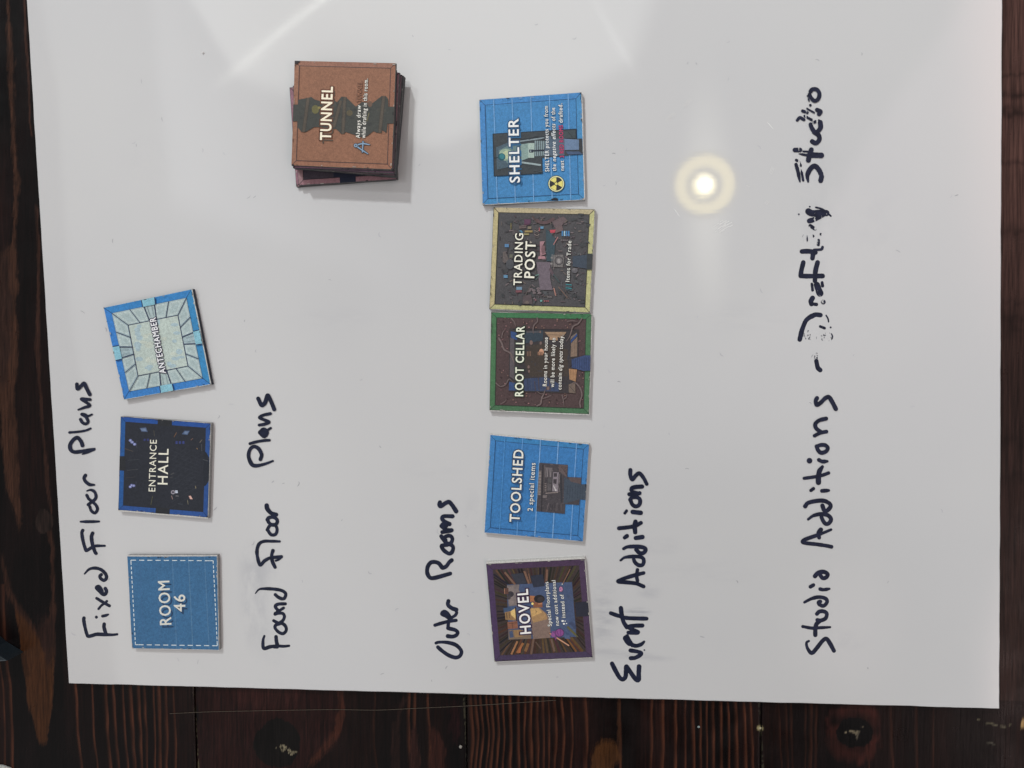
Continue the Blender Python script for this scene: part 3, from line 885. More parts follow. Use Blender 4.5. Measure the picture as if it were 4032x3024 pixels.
# faint curls of eraser dust and scuffs left on the board
m = Ink(0, 0, 1, 3e-5, 2e-7)
m.part('scuff_marks')
spots = [(1630, 150), (2100, 100), (2265, 150), (1780, 200), (800, 580), (885, 610), (985, 770), (1010, 770), (520, 560), (535, 575), (2410, 600), (2470, 595), (2380, 730), (2420, 730), (2700, 250), (2740, 250),
         (2860, 170), (3215, 230), (3390, 215), (2865, 320), (3745, 780), (3760, 770), (960, 1260), (1010, 1385), (1500, 940), (1655, 640), (2985, 570), (1725, 2105), (1830, 2065), (1840, 2110), (1855, 2340), (1845, 2500),
         (1760, 2630), (1180, 1900), (1110, 1905), (915, 1590), (860, 1640), (1070, 1905), (1190, 2290), (990, 2150), (710, 2610), (780, 2600), (850, 2000), (300, 2500), (420, 2280), (2380, 1680), (2440, 1500), (2410, 1460), (3200, 1390),
         (3370, 1395), (3180, 1590), (2640, 1700), (2700, 1850), (2900, 2300), (2760, 2500), (3420, 2630), (1500, 2660), (1700, 2680), (2200, 2660), (600, 1400), (420, 1310), (330, 1240), (1300, 1100), (1420, 1500), (1500, 1750), (1350, 2050),
         (1450, 2250), (1560, 2400), (2750, 1250), (2850, 1400), (3000, 1150), (3550, 1000), (3600, 1600), (3700, 2000), (3500, 2300), (560, 330), (640, 480), (450, 960)]
for x, y in spots:
    x += random.uniform(-6, 6)
    y += random.uniform(-6, 6)
    a0 = random.uniform(0, 6.28)
    L = random.uniform(8, 22)
    k = random.uniform(-1.5, 1.5)
    pts = [(x + math.cos(a0 + k * s) * L * s, y + math.sin(a0 + k * s) * L * s) for s in (0, .35, .7, 1)]
    g_ = random.randint(176, 204)
    m.line(pts, random.uniform(2.0, 4.0), (g_, g_, g_ + 3), caps=False, w_end=1.0, w_start=1.0)
for i in range(26):           # scraped patch by the lamp's reflection, scratches painted pale as if catching glare
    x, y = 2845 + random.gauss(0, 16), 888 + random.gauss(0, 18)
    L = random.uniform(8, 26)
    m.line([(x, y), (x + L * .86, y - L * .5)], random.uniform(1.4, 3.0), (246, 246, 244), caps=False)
for x, y, L, a0 in ((2652, 820, 34, 1.0), (2620, 470, 40, -.7), (2690, 415, 40, -.8), (3020, 480, 30, .9), (3030, 680, 26, -1.2), (2937, 730, 8, 0), (3010, 800, 16, -.8)):
    for q in range(3):
        m.line([(x + q * 4, y + q * 3), (x + q * 4 + L * math.cos(a0), y + q * 3 + L * math.sin(a0))], 1.5, (240, 240, 238), caps=False)
m.build(plain('unused', (.5, .5, .5)) if False else attr_mat('dust_marks', .5, .3), board_root)['kind'] = 'stuff'

# ------------------------------------------------------------------ room tiles
CARD_T = .0025
GAIN = 1.22
TILES_GROUP = 'room tiles laid out on the whiteboard'
STACK = 'room tiles piled in the stack'

class Tile:
    def __init__(self, label, zoom, quad, z0=0.0, thick=CARD_T, side=(.34, .335, .33), ext=(0, 0, 0, 0), seed=1, group=TILES_GROUP):  # default card edge is darkened to stand for shade on the tile sides
        ox, oy, sc = zoom
        self.z1 = z0 + thick
        pts = [np.array(P(ox + x / sc, oy + y / sc, self.z1)[:2]) for x, y in quad]
        c = sum(pts) / 4
        ang = math.atan2(*(pts[1] - pts[0])[::-1])
        self.root = empty('game_tile', (c[0], c[1], z0), ang)
        tag(self.root, label, 'tile', group)
        l_, t_, r_, b_ = ext
        q = quad
        s_ = lambda p, a, bb: (p[0] + a, p[1] + bb)
        cq = [s_(q[0], -l_, -t_), s_(q[1], r_, -t_), s_(q[2], r_, b_), s_(q[3], -l_, b_)]
        cp = [np.array(P(ox + x / sc, oy + y / sc, self.z1)[:2]) for x, y in cq]
        loop = outline_of(cp[::-1], .004, .00005, seed)
        slab([np.array(v) for v in loop], z0 + .00005, self.z1, 'card_backing', M_CARD, self.root, (.72, .71, .67), side, .00022 if group == STACK else 0.0, (.24, .235, .22))  # stack bevels painted paler, as if the top edges caught light
        self.k = Ink(ox, oy, sc, self.z1 + 2e-5, 7e-7, GAIN)
        self.q = [np.array(v, float) for v in quad]
        self.k.clip = [tuple(v) for v in quad]
        # printed sheet with a slightly uneven hand-cut edge
        r = np.random.default_rng(seed + 50)
        self.outl = []
        for a, b2 in zip(self.q, self.q[1:] + self.q[:1]):
            d = b2 - a
            n_ = np.array([-d[1], d[0]]) / np.linalg.norm(d)
            for i in range(12):
                self.outl.append(tuple(a + d * i / 12 + n_ * (r.normal(0, .8) + 1.0)))
    def st(self, s, t_):
        q = self.q
        return tuple((q[0] * (1 - s) + q[1] * s) * (1 - t_) + (q[3] * (1 - s) + q[2] * s) * t_)
    def face(self, c):
        cl, self.k.clip = self.k.clip, None
        self.k.part('printed_face').poly(self.outl, c)
        self.k.clip = cl
    def frame(self, inset, c, line, lw=6, inner_line=True, vary=6):
        k = self.k.part('border_frame')
        i = inset
        o = [(0, 0), (1, 0), (1, 1), (0, 1)]
        n = [(i, i), (1 - i, i), (1 - i, 1 - i), (i, 1 - i)]
        for a in range(4):
            b2 = (a + 1) % 4
            cc = tuple(min(255, v + random.randint(-vary, vary)) for v in c)
            e = .004
            oo = [(min(max(u, e), 1 - e), min(max(v, e), 1 - e)) for u, v in (o[a], o[b2])]
            k.poly([self.st(*oo[0]), self.st(*oo[1]), self.st(*n[b2]), self.st(*n[a])], cc)
        for a in range(4):
            k.line([self.st(*[.004 + v * .992 for v in o[a]]), self.st(*n[a])], lw, line, caps=False)
        if inner_line:
            k.line([self.st(*v) for v in n + n[:1]], lw, line, smooth=False, caps=False)
        # dark rim where the ink meets the cut
        return k
    def done(self):
        # rubbed edges: small pale chips and dark ink nicks along the cut
        k = self.k.part('printed_face')
        r = random.Random(self.root.location.x * 1000)
        for i in range(26):
            side = r.randrange(4)
            u = r.random() ** 1.0
            d = r.uniform(.002, .012)
            L = r.uniform(.006, .035)
            p0, p1 = [((v, d), (1 - d, v), (v, 1 - d), (d, v))[side] for v in (u, min(1, u + L))]
            g_ = r.choice([(176, 172, 164), (148, 146, 140), (36, 36, 40), (28, 28, 32), (60, 58, 60)])
            k.line([self.st(*p0), self.st(*p1)], r.uniform(4, 9), g_, caps=False)
        for c in ((0, 0), (1, 0), (1, 1), (0, 1)):
            if r.random() < .6:
                e = r.uniform(.008, .022)
                sx, sy = (1 if c[0] == 0 else -1), (1 if c[1] == 0 else -1)
                k.poly([self.st(*c), self.st(c[0] + sx * e, c[1]), self.st(c[0], c[1] + sy * e)] if sx * sy > 0 else [self.st(*c), self.st(c[0], c[1] + sy * e), self.st(c[0] + sx * e, c[1])], r.choice([(150, 146, 138), (40, 40, 44), (44, 42, 46)]))
        self.k.build(M_PRINT, self.root)
        return self.root

WHITE = (238, 238, 228)
# -- ROOM 46
T = Tile('plain blue room tile printed ROOM 46 inside a dashed white border, beside Fixed', (400, 2120, 3.0167),
         [(305, 214), (1370, 212), (1393, 1325), (362, 1305)], ext=(0, 14, 4, 4), seed=4)
T.face((64, 110, 150))
k = T.k.part('grid_lines')
for a, b2, cc in (((455, 230), (500, 1300), (66, 108, 149)), ((655, 215), (700, 1305), (68, 110, 150)), ((838, 214), (892, 1310), (82, 122, 158)), ((1030, 214), (1085, 1312), (86, 126, 160)), ((1222, 214), (1278, 1318), (82, 122, 158))):
    k.line([a, b2], 10, cc, caps=False)
k = T.k.part('dashed_border')
rc = [(348, 258), (1325, 265), (1375, 1275), (402, 1262)]
for a, b2 in zip(rc, rc[1:] + rc[:1]):
    a, b2 = np.array(a, float), np.array(b2, float)
    n = 10 if abs(b2[0] - a[0]) > 500 else 18
    for i in range(n):
        s0, s1 = (i - .0) / n, (i + .62) / n
        k.line([tuple(a + (b2 - a) * s0), tuple(a + (b2 - a) * s1)], 9, (222, 232, 232), caps=False)
    k.line([tuple(a + (b2 - a) * .965), tuple(b2)], 9, (222, 232, 232), caps=False)
k = T.k.part('title_lettering')
sh = ((40, 66, 98), 26, 34)
k.text('ROOM', (828, 1022), (803, 503), 142, (226, 226, 216), .012, None, sh)
k.text('46', (993, 868), (990, 665), 140, (226, 226, 216), .012, None, sh)
T.done()

# -- ENTRANCE HALL
T = Tile('dark room tile printed ENTRANCE HALL with blue frame broken by black doorways', (400, 1600, 3.0167),
         [(228, 120), (1297, 200), (1262, 1320), (197, 1232)], ext=(0, 2, 3, 14), seed=5)
T.face((44, 47, 55))
T.frame(.052, (42, 84, 148), (26, 44, 78), 5, False)
k = T.k.part('room_picture')
D = (44, 46, 50)
k.poly([(668, 148), (838, 162), (835, 240), (664, 225)], D)
k.poly([(206, 592), (285, 592), (283, 765), (204, 762)], D)
k.poly([(645, 1195), (812, 1212), (806, 1290), (638, 1275)], D)
k.poly([(1215, 515), (1250, 560), (1277, 610), (1277, 880), (1245, 930), (1205, 960)], (40, 44, 52))
for i in range(10):
    y0 = 480 + i * 62
    k.line([(830, y0 + 160), (1040 + i * 12, y0 - 20)], 3.5, (58, 63, 70), caps=False)
    k.line([(835, 470 + i * 55), (1180, 640 + i * 38)], 3, (56, 60, 68), caps=False)
for x, y in ((342, 405), (362, 425), (392, 450)):
    k.disc(x, y, 20, (118, 128, 178), 17)
    k.disc(x, y, 10, (165, 172, 208), 9)
for x, y in ((340, 955), (358, 938), (382, 942)):
    k.disc(x, y, 19, (112, 120, 172), 17)
    k.disc(x, y, 9, (176, 182, 214), 8)
k.line([(418, 410), (415, 490)], 4, (74, 80, 96)); k.line([(410, 895), (405, 975)], 4, (74, 80, 96))
k.poly([(452, 258), (528, 250), (548, 304), (474, 300)], (84, 100, 130)); k.poly([(468, 266), (520, 262), (534, 294), (480, 292)], (110, 128, 158))
k.poly([(952, 330), (985, 288), (1048, 290), (1020, 340)], (78, 96, 126)); k.poly([(975, 320), (995, 298), (1034, 300), (1014, 330)], (112, 130, 160))
for x in (500, 538):
    k.rect(x, 385, x + 24, 412, (54, 62, 112))
for x in (878, 918, 958):
    k.rect(x, 412, x + 26, 446, (58, 68, 122))
k.disc(848, 1020, 25, (150, 146, 156)); k.disc(848, 1020, 12, (60, 60, 70))
k.poly([(872, 998), (902, 996), (908, 1030), (876, 1032)], (190, 198, 212))
k.poly([(1034, 1064), (1060, 1062), (1082, 1104), (1052, 1102)], (214, 172, 160))
for a, b2, cc in (((1020, 1110), (1028, 1165), (120, 116, 96)), ((910, 1158), (965, 1162), (74, 80, 90)), ((880, 1064), (915, 1066), (140, 138, 140)), ((1165, 430), (1195, 395), (120, 112, 104)), ((1188, 450), (1190, 530), (78, 82, 90)),
                  ((1115, 945), (1120, 975), (150, 140, 110)), ((605, 1068), (585, 1170), (88, 88, 66)), ((860, 365), (890, 310), (120, 90, 66)), ((1060, 400), (1085, 380), (128, 100, 88)), ((270, 500), (375, 535), (84, 78, 72)),
                  ((310, 640), (440, 632), (66, 70, 76)), ((300, 760), (430, 748), (70, 72, 76)), ((290, 850), (400, 838), (62, 62, 66)), ((830, 1060), (845, 1105), (150, 126, 120)), ((620, 280), (628, 355), (80, 78, 70)), ((1130, 495), (1140, 510), (160, 130, 90)),
                  ((1200, 630), (1265, 650), (80, 84, 90)), ((820, 810), (860, 790), (92, 92, 92)), ((815, 850), (850, 836), (84, 84, 86)), ((690, 640), (760, 650), (70, 72, 80))):
    k.line([a, b2], 7, cc, caps=False)
k = T.k.part('title_lettering')
k.text('ENTRANCE', (637, 1012), (655, 398), 84, (240, 238, 220), .004)
k.text('HALL', (782, 930), (795, 505), 124, (240, 238, 220), .008)
T.done()

# -- ANTECHAMBER
T = Tile('pale blue tilted room tile printed ANTECHAMBER, top of the Fixed Floor Plans row', (400, 1080, 3.0167),
         [(22, 395), (1070, 175), (1297, 1308), (265, 1490)], side=(.05, .055, .075), ext=(0, 2, 8, 2), seed=6)
T.face((176, 194, 192))
T.frame(.078, (62, 132, 196), (36, 62, 104), 6, True)
k = T.k.part('room_picture')
fl = [(315, 605), (905, 485), (1025, 1090), (432, 1207)]
inn = [T.st(.078, .078), T.st(.922, .078), T.st(.922, .922), T.st(.078, .922)]
LN = (44, 52, 84)
for a in range(4):
    b2 = (a + 1) % 4
    o0, o1, f0, f1 = [np.array(v, float) for v in (inn[a], inn[b2], fl[a], fl[b2])]
    k.poly([tuple(o0), tuple(o1), tuple(f1), tuple(f0)], ((172, 190, 190), (164, 184, 188), (174, 192, 190), (166, 186, 190))[a])
    for s0, s1 in ((.02, .23), (.25, .43), (.57, .75), (.77, .98)):       # wall panels, each with a pale moulding
        q = [o0 + (o1 - o0) * s0, o0 + (o1 - o0) * s1, f0 + (f1 - f0) * s1, f0 + (f1 - f0) * s0]
        cen = sum(q) / 4
        for sh_, cc in ((.80, (198, 212, 208)), (.70, (166, 184, 186)), (.62, (190, 206, 202)), (.55, (170, 188, 188))):
            k.poly([tuple(cen + (v - cen) * sh_) for v in q], cc)
k.poly(fl, (188, 202, 194))
for i in range(7):                                                        # mottled floor
    cx, cy = 520 + 60 * i % 400, 640 + i * 75
for i in range(34):
    s, t_ = random.uniform(.06, .94), random.uniform(.06, .94)
    f_ = [np.array(v, float) for v in fl]
    c_ = (f_[0] * (1 - s) + f_[1] * s) * (1 - t_) + (f_[3] * (1 - s) + f_[2] * s) * t_
    edge_ = min(s, 1 - s, t_, 1 - t_)
    cc = (196, 206, 194) if edge_ > .2 else (168, 190, 196)
    k.disc(c_[0], c_[1], random.uniform(22, 50), cc, random.uniform(16, 40), 9)
k.line(fl + fl[:1], 9, LN, smooth=False)
for a in range(4):
    b2 = (a + 1) % 4
    o0, o1, f0, f1 = [np.array(v, float) for v in (inn[a], inn[b2], fl[a], fl[b2])]
    k.line([tuple(o0), tuple(f0)], 8, LN)
    for s in (.24, .43, .57, .76):
        k.line([tuple(o0 + (o1 - o0) * s), tuple(f0 + (f1 - f0) * s)], 8 if s in (.24, .76) else 11, LN)
    for s in (.47, .53):
        k.line([tuple(o0 + (o1 - o0) * s), tuple(o0 + (o1 - o0) * s + (f0 + (f1 - f0) * s - o0 - (o1 - o0) * s) * .7)], 4, (120, 138, 146))
k = T.k
for di, q in enumerate((((.427, .004), (.578, .004), (.572, .078), (.428, .078)), ((.996, .427), (.996, .575), (.922, .572), (.922, .43)),
          ((.425, .996), (.575, .996), (.572, .922), (.428, .922)), ((.004, .425), (.004, .575), (.078, .572), (.078, .428)))):
    k.part('doorway#%d' % di)
    pp = [T.st(*v) for v in q]
    k.poly(pp, (138, 192, 208))
    k.line([pp[0], pp[3]], 10, LN, caps=False)
    k.line([pp[1], pp[2]], 10, LN, caps=False)
k = T.k.part('title_lettering')
k.text('ANTECHAMBER', (763, 1170), (640, 510), 76, (244, 246, 246), .018, ((48, 46, 74), .085), None)
T.done()

# -- SHELTER
T = Tile('blue room tile printed SHELTER with yellow radiation symbol, topmost of the Outer Rooms row', (1850, 330, 3.191),
         [(118, 200), (1402, 108), (1438, 1455), (160, 1518)], ext=(0, 0, 9, 4), seed=7)
T.face((68, 132, 184))
T.frame(.055, (71, 136, 188), (38, 66, 104), 6, True, 3)
k = T.k.part('grid_lines')
for a, b2 in (((298, 195), (345, 1500)), ((530, 178), (572, 1490)), ((765, 160), (803, 1478)), ((1000, 145), (1035, 1465)), ((1235, 128), (1268, 1455))):
    k.line([a, b2], 13, (112, 162, 206), caps=False)
k = T.k.part('room_picture')
k.poly([(290, 630), (1335, 568), (1340, 690), (1408, 686), (1418, 888), (1340, 892), (905, 930), (910, 1125), (305, 1160)], (62, 68, 72))
k.line([(290, 630), (1335, 568), (1340, 690)], 8, (34, 44, 54), smooth=False); k.line([(905, 930), (910, 1125), (305, 1160), (290, 630)], 8, (34, 44, 54), smooth=False)
k.poly([(330, 800), (470, 740), (640, 735), (645, 1000), (470, 1050), (340, 1080)], (76, 96, 108))
k.poly([(360, 840), (470, 780), (620, 770), (620, 960), (470, 1000)], (104, 130, 132))
k.disc(450, 890, 85, (150, 172, 150), 75, 16); k.disc(465, 890, 55, (184, 196, 160), 50, 16)
k.line([(305, 935), (365, 925)], 8, (30, 40, 46)); k.disc(400, 918, 47, (34, 84, 96)); k.disc(405, 912, 34, (58, 126, 134))
k.poly([(635, 760), (730, 748), (738, 932), (650, 965)], (136, 160, 154))
k.poly([(730, 745), (812, 745), (806, 930), (735, 930)], (168, 188, 178))
k.rect(745, 825, 800, 865, (52, 60, 74)); k.disc(765, 845, 7, (180, 196, 196))
for i in range(6):
    x = 815 + i * 25
    k.poly([(x, 715 + i), (x + 15, 714 + i), (x + 14, 905 - i * 2), (x, 915 - i * 2)], (140, 160, 164))
k.line([(800, 842), (940, 835)], 22, (40, 48, 60))
k.line([(640, 985), (885, 1020)], 22, (150, 166, 168)); k.line([(640, 1000), (885, 1035)], 6, (70, 80, 84))
k.line([(630, 722), (930, 680)], 18, (136, 150, 156)); k.line([(640, 700), (930, 664)], 8, (40, 48, 56))
k.poly([(960, 660), (1190, 640), (1190, 900), (930, 905)], (84, 100, 116))
k.poly([(1190, 690), (1370, 700), (1370, 828), (1190, 832)], (104, 126, 154)); k.poly([(1200, 850), (1415, 850), (1415, 885), (1240, 890)], (70, 88, 116))
k.poly([(1370, 692), (1408, 690), (1416, 882), (1372, 850)], (54, 58, 62))
k.poly([(1020, 600), (1330, 580), (1330, 680), (1020, 690)], (66, 76, 80)); k.line([(1230, 600), (1290, 670)], 8, (46, 54, 58))
for i in range(14):
    x, y = random.uniform(320, 900), random.choice([random.uniform(650, 740), random.uniform(1040, 1130)])
    k.line([(x, y), (x + random.uniform(20, 80), y - random.uniform(0, 20))], 6, (74, 82, 86), caps=False)
k.poly([(1008, 1462), (1036, 1440), (1070, 1430), (1102, 1440), (1114, 1468)], (30, 32, 38))
k = T.k.part('radiation_symbol')
cx, cy = 1086, 1256
k.disc(cx, cy, 106, (44, 62, 66), n=36); k.disc(cx, cy, 98, (226, 226, 176), n=36); k.disc(cx, cy, 86, (52, 52, 54), n=36)
for a in (0, 120, 240):
    pts = [(cx + 26 * math.cos(math.radians(a + d)), cy + 26 * math.sin(math.radians(a + d))) for d in (-30, 0, 30)]
    pts += [(cx + 82 * math.cos(math.radians(a + d)), cy + 82 * math.sin(math.radians(a + d))) for d in (30, 20, 10, 0, -10, -20, -30)]
    k.poly(pts, (228, 218, 122))
k.disc(cx, cy, 26, (52, 52, 54)); k.disc(cx, cy, 18, (228, 218, 122))
k = T.k.part('title_lettering')
k.text('SHELTER', (627, 1240), (608, 435), 132, (242, 244, 240), .015, ((40, 76, 112), .06), ((46, 98, 140), 30, 36))
k = T.k.part('rule_lettering')
ol = ((40, 68, 92), .045)
k.text('SHELTER protects you from', (998, 1102), (980, 280), 54, (240, 242, 238), .008, ol)
k.text('the', (1086, 1095), (1083, 1010), 54, (240, 242, 238), .008, ol)
k.text('negative effects', (1082, 975), (1073, 500), 54, (240, 242, 238), .008, ol, slant=.25)
k.text('of the', (1073, 465), (1069, 300), 54, (240, 242, 238), .008, ol)
k.text('next', (1184, 1088), (1180, 965), 54, (240, 242, 238), .008, ol)
k.text('3 RED ROOMS', (1182, 925), (1168, 520), 54, (206, 66, 104), .008, ((66, 52, 84), .05))
k.text('drafted.', (1167, 490), (1160, 245), 54, (240, 242, 238), .008, ol)
T.done()

# -- TRADING POST
T = Tile('gold framed room tile printed TRADING POST, Items for Trade, between shelter and root cellar tiles', (1860, 780, 3.4556),
         [(288, 122), (1668, 152), (1600, 1560), (230, 1512)], ext=(0, 2, 4, 2), seed=8)
T.face((78, 77, 79))
T.frame(.052, (190, 181, 133), (50, 50, 44), 8, True, 8)
k = T.k.part('room_picture')
for x, y, w_, h_ in ((370, 215, 260, 700), (620, 230, 330, 240), (1000, 200, 560, 300), (330, 900, 360, 540), (700, 1200, 500, 240), (1200, 1150, 320, 300), (1360, 560, 180, 560)):
    for i in range(9):
        x0, y0 = x + random.uniform(0, w_), y + random.uniform(0, h_)
        g_ = random.randint(-2, 18)
        k.poly([(x0, y0), (x0 + random.uniform(20, 80), y0 + random.uniform(-8, 8)), (x0 + random.uniform(20, 80), y0 + random.uniform(20, 60)), (x0 + 4, y0 + 40)], (64 + g_, 66 + g_, 68 + g_))
for i in range(230):
    x, y = random.uniform(370, 1520), random.uniform(230, 1430)
    if (x < 420 and random.random() < .7) or (880 < x < 1060 and 870 < y < 1240):
        continue
    cc = random.choice([(98, 90, 94), (108, 98, 100), (88, 88, 92), (122, 110, 112), (94, 82, 86), (112, 102, 96), (62, 60, 64), (78, 66, 70)])
    a0 = random.choice([0, 1.57, .7, -.7]) + random.uniform(-.25, .25)
    L = random.uniform(18, 70)
    k.line([(x, y), (x + L * math.cos(a0), y + L * math.sin(a0))], random.uniform(5, 17), cc, caps=False)
k.poly([(1560, 755), (1668, 755), (1655, 975), (1550, 975)], (60, 64, 66))
k.poly([(1365, 790), (1560, 770), (1555, 960), (1365, 930)], (64, 74, 86))
k.poly([(1000, 420), (1010, 860), (1110, 860), (1130, 560), (1060, 470)], (60, 78, 86))
k.poly([(870, 870), (1062, 870), (1060, 1100), (1090, 1250), (920, 1250), (900, 1100)], (110, 100, 108))
k.poly([(900, 790), (985, 790), (1000, 826), (890, 830)], (172, 130, 136)); k.poly([(918, 590), (985, 585), (960, 640), (1000, 760), (920, 790)], (158, 122, 128)); k.poly([(945, 640), (985, 650), (990, 750), (950, 770), (935, 700)], (120, 92, 96))
k.poly([(1100, 770), (1236, 770), (1246, 850), (1232, 940), (1098, 936)], (122, 118, 116))
for i in range(6):
    k.line([(1110 + i * 24, 772), (1108 + i * 24, 936)], 5, (76, 74, 74), caps=False)
k.disc(1178, 852, 60, (70, 68, 70)); k.disc(1178, 852, 46, (112, 108, 108)); k.disc(1176, 855, 24, (152, 148, 146), 32, 9)
k.line([(1085, 768), (1082, 930)], 9, (132, 128, 126)); k.rect(1062, 880, 1092, 905, (132, 128, 126)); k.rect(1066, 800, 1094, 822, (132, 128, 126))
k.poly([(1082, 320), (1236, 248), (1282, 292), (1180, 420), (1120, 400)], (104, 90, 92)); k.poly([(1130, 400), (1220, 370), (1236, 440), (1130, 480)], (108, 92, 92))
k.line([(885, 300), (930, 330), (1010, 330), (1100, 285)], 44, (94, 76, 78)); k.line([(820, 250), (880, 330)], 20, (82, 68, 66))
k.rect(440, 625, 496, 668, (88, 128, 166)); k.rect(425, 1046, 480, 1086, (100, 142, 172)); k.rect(598, 1208, 676, 1248, (116, 146, 168)); k.rect(590, 1252, 672, 1284, (120, 78, 84))
for i in range(4):
    k.rect(1214 + i * 29, 446, 1234 + i * 29, 516, (74, 128, 176) if i != 1 else (160, 190, 206))
k.poly([(1052, 432), (1135, 430), (1120, 470), (1062, 474)], (182, 76, 88)); k.rect(925, 385, 968, 418, (98, 142, 172)); k.rect(904, 400, 918, 450, (170, 90, 96))
k.rect(712, 440, 818, 466, (150, 132, 86)); k.rect(702, 480, 772, 502, (150, 142, 100)); k.rect(705, 288, 792, 350, (96, 66, 88)); k.rect(700, 352, 778, 368, (84, 56, 72))
for i in range(4):
    k.line([(636, 382 + i * 11), (734, 376 + i * 11)], 7, (142, 124, 120) if i % 2 == 0 else (84, 70, 72), caps=False)
k.rect(752, 385, 802, 420, (126, 116, 98)); k.rect(520, 340, 530, 420, (132, 124, 80)); k.rect(545, 440, 590, 500, (88, 82, 84))
for i in range(5):
    k.line([(848, 410 + i * 28), (878, 425 + i * 28), (906, 408 + i * 28)], 9, (140, 128, 122) if i % 2 else (92, 84, 84))
k.poly([(640, 440), (668, 440), (690, 470), (672, 478)], (86, 142, 172))
for x, y in ((835, 1258), (842, 1290), (895, 1232), (902, 1262), (912, 1292), (770, 1265), (800, 1240)):
    k.disc(x, y, 24, (128, 116, 118), 16, 12); k.disc(x + 4, y + 3, 16, (98, 90, 92), 9, 10)
k.line([(1110, 1230), (1132, 1322)], 16, (168, 124, 112)); k.line([(1172, 1210), (1290, 1350)], 14, (112, 94, 86)); k.line([(1230, 1200), (1330, 1370)], 8, (86, 78, 74))
k.line([(1060, 970), (1098, 1040)], 34, (92, 78, 84)); k.line([(1104, 1040), (1180, 1140)], 18, (70, 82, 84)); k.line([(1105, 630), (1160, 535)], 12, (168, 120, 118))
for i in range(4):
    k.line([(1270, 1172 + i * 24), (1352, 1182 + i * 24)], 13, (62, 132, 138) if i % 2 == 0 else (80, 92, 100), caps=False)
k.disc(1392, 985, 42, (98, 96, 100), 36, 12); k.disc(1380, 970, 22, (116, 112, 114), 18, 10)
k.line([(850, 1060), (900, 1040)], 14, (108, 142, 132)); k.line([(860, 1110), (905, 1060)], 10, (84, 104, 100)); k.poly([(790, 580), (812, 610), (780, 614)], (160, 152, 140))
k.poly([(690, 1330), (800, 1310), (820, 1440), (680, 1440)], (90, 80, 82)); k.disc(740, 1418, 30, (110, 98, 94), 22, 10); k.disc(935, 1398, 15, (110, 158, 152)); k.disc(858, 1385, 14, (116, 84, 90))
for i in range(3):
    k.disc(984 + 24 * i, 1400, 9, (172, 90, 94), n=8)
k.line([(1020, 1345), (1078, 1345)], 9, (142, 136, 134)); k.line([(830, 1325), (1060, 1335)], 6, (88, 82, 84)); k.line([(720, 1320), (790, 1190)], 14, (92, 86, 84))
for i in range(4):
    k.disc(1210 + 26 * i, 572, 11, (112, 104, 106), n=8)
k.poly([(415, 730), (450, 725), (500, 840), (440, 890), (410, 860)], (100, 92, 90)); k.rect(505, 765, 548, 812, (104, 104, 92)); k.disc(510, 900, 55, (78, 80, 84), 70, 12)
k = T.k.part('title_lettering')
k.text('TRADING', (668, 1190), (693, 480), 116, (244, 242, 224), .010, ((42, 44, 46), .07))
k.text('POST', (840, 1090), (860, 590), 142, (244, 242, 224), .013, ((42, 44, 46), .07))
k = T.k.part('rule_lettering')
k.text('Items for Trade', (1320, 1138), (1347, 582), 58, (236, 236, 226), .008, ((46, 46, 48), .05))
T.done()

# -- ROOT CELLAR
T = Tile('green framed room tile printed ROOT CELLAR, touching the lower edge of the gold tile', (1860, 1190, 3.4556),
         [(255, 135), (1625, 155), (1588, 1525), (232, 1470)], side=(.62, .61, .58), ext=(0, 0, 6, 12), seed=9)
T.face((80, 64, 64))
T.frame(.055, (70, 112, 80), (40, 62, 48), 6, True, 5)
k = T.k.part('room_picture')
for i in range(260):
    x, y = random.uniform(340, 1520), random.uniform(210, 1400)
    if 500 < x < 1430 and 350 < y < 1230:
        continue
    k.disc(x, y, random.uniform(4, 13), random.choice([(158, 118, 118), (138, 108, 96), (118, 86, 90), (60, 46, 48)]), random.uniform(4, 11), 7)
k.poly([(505, 358), (1448, 372), (1440, 740), (1330, 880), (1420, 920), (1400, 1240), (500, 1215)], (60, 56, 58))
k.poly([(740, 600), (960, 560), (1300, 640), (1300, 1010), (780, 1010), (700, 800)], (68, 60, 54))
for i in range(110):
    x, y = random.uniform(520, 1420), random.uniform(380, 1210)
    a0 = random.choice([0, 1.57]) + random.uniform(-.2, .2)
    L = random.uniform(15, 60)
    k.line([(x, y), (x + L * math.cos(a0), y + L * math.sin(a0))], random.uniform(4, 12), random.choice([(52, 50, 56), (74, 66, 62), (64, 66, 78), (82, 72, 66), (56, 62, 74)]), caps=False)
k.poly([(520, 395), (600, 410), (610, 520), (525, 480)], (58, 82, 128)); k.poly([(515, 480), (570, 500), (575, 1060), (508, 1010)], (92, 86, 90)); k.poly([(500, 1080), (590, 1100), (600, 1200), (495, 1200)], (58, 80, 122))
k.poly([(700, 1040), (1010, 1020), (1180, 1110), (1180, 1215), (700, 1205)], (60, 72, 100)); k.poly([(700, 400), (960, 380), (960, 520), (720, 560)], (54, 66, 76))
k.line([(740, 405), (935, 405)], 8, (110, 96, 92)); k.line([(560, 370), (1420, 378)], 7, (46, 44, 50))
k.poly([(982, 404), (1280, 404), (1215, 500), (1160, 470), (1040, 470)], (154, 128, 104)); k.line([(985, 440), (1250, 450)], 6, (96, 78, 66)); k.poly([(1050, 470), (1160, 470), (1160, 520), (1050, 510)], (172, 140, 112))
k.poly([(1342, 560), (1428, 470), (1424, 735), (1336, 742)], (134, 114, 98)); k.poly([(1340, 520), (1422, 420), (1426, 460), (1338, 560)], (54, 78, 128)); k.poly([(1340, 470), (1420, 410), (1420, 430), (1330, 520)], (120, 108, 100))
for i in range(4):
    k.line([(1345 + i * 22, 560 - i * 20), (1345 + i * 22, 735)], 4, (96, 80, 72), caps=False)
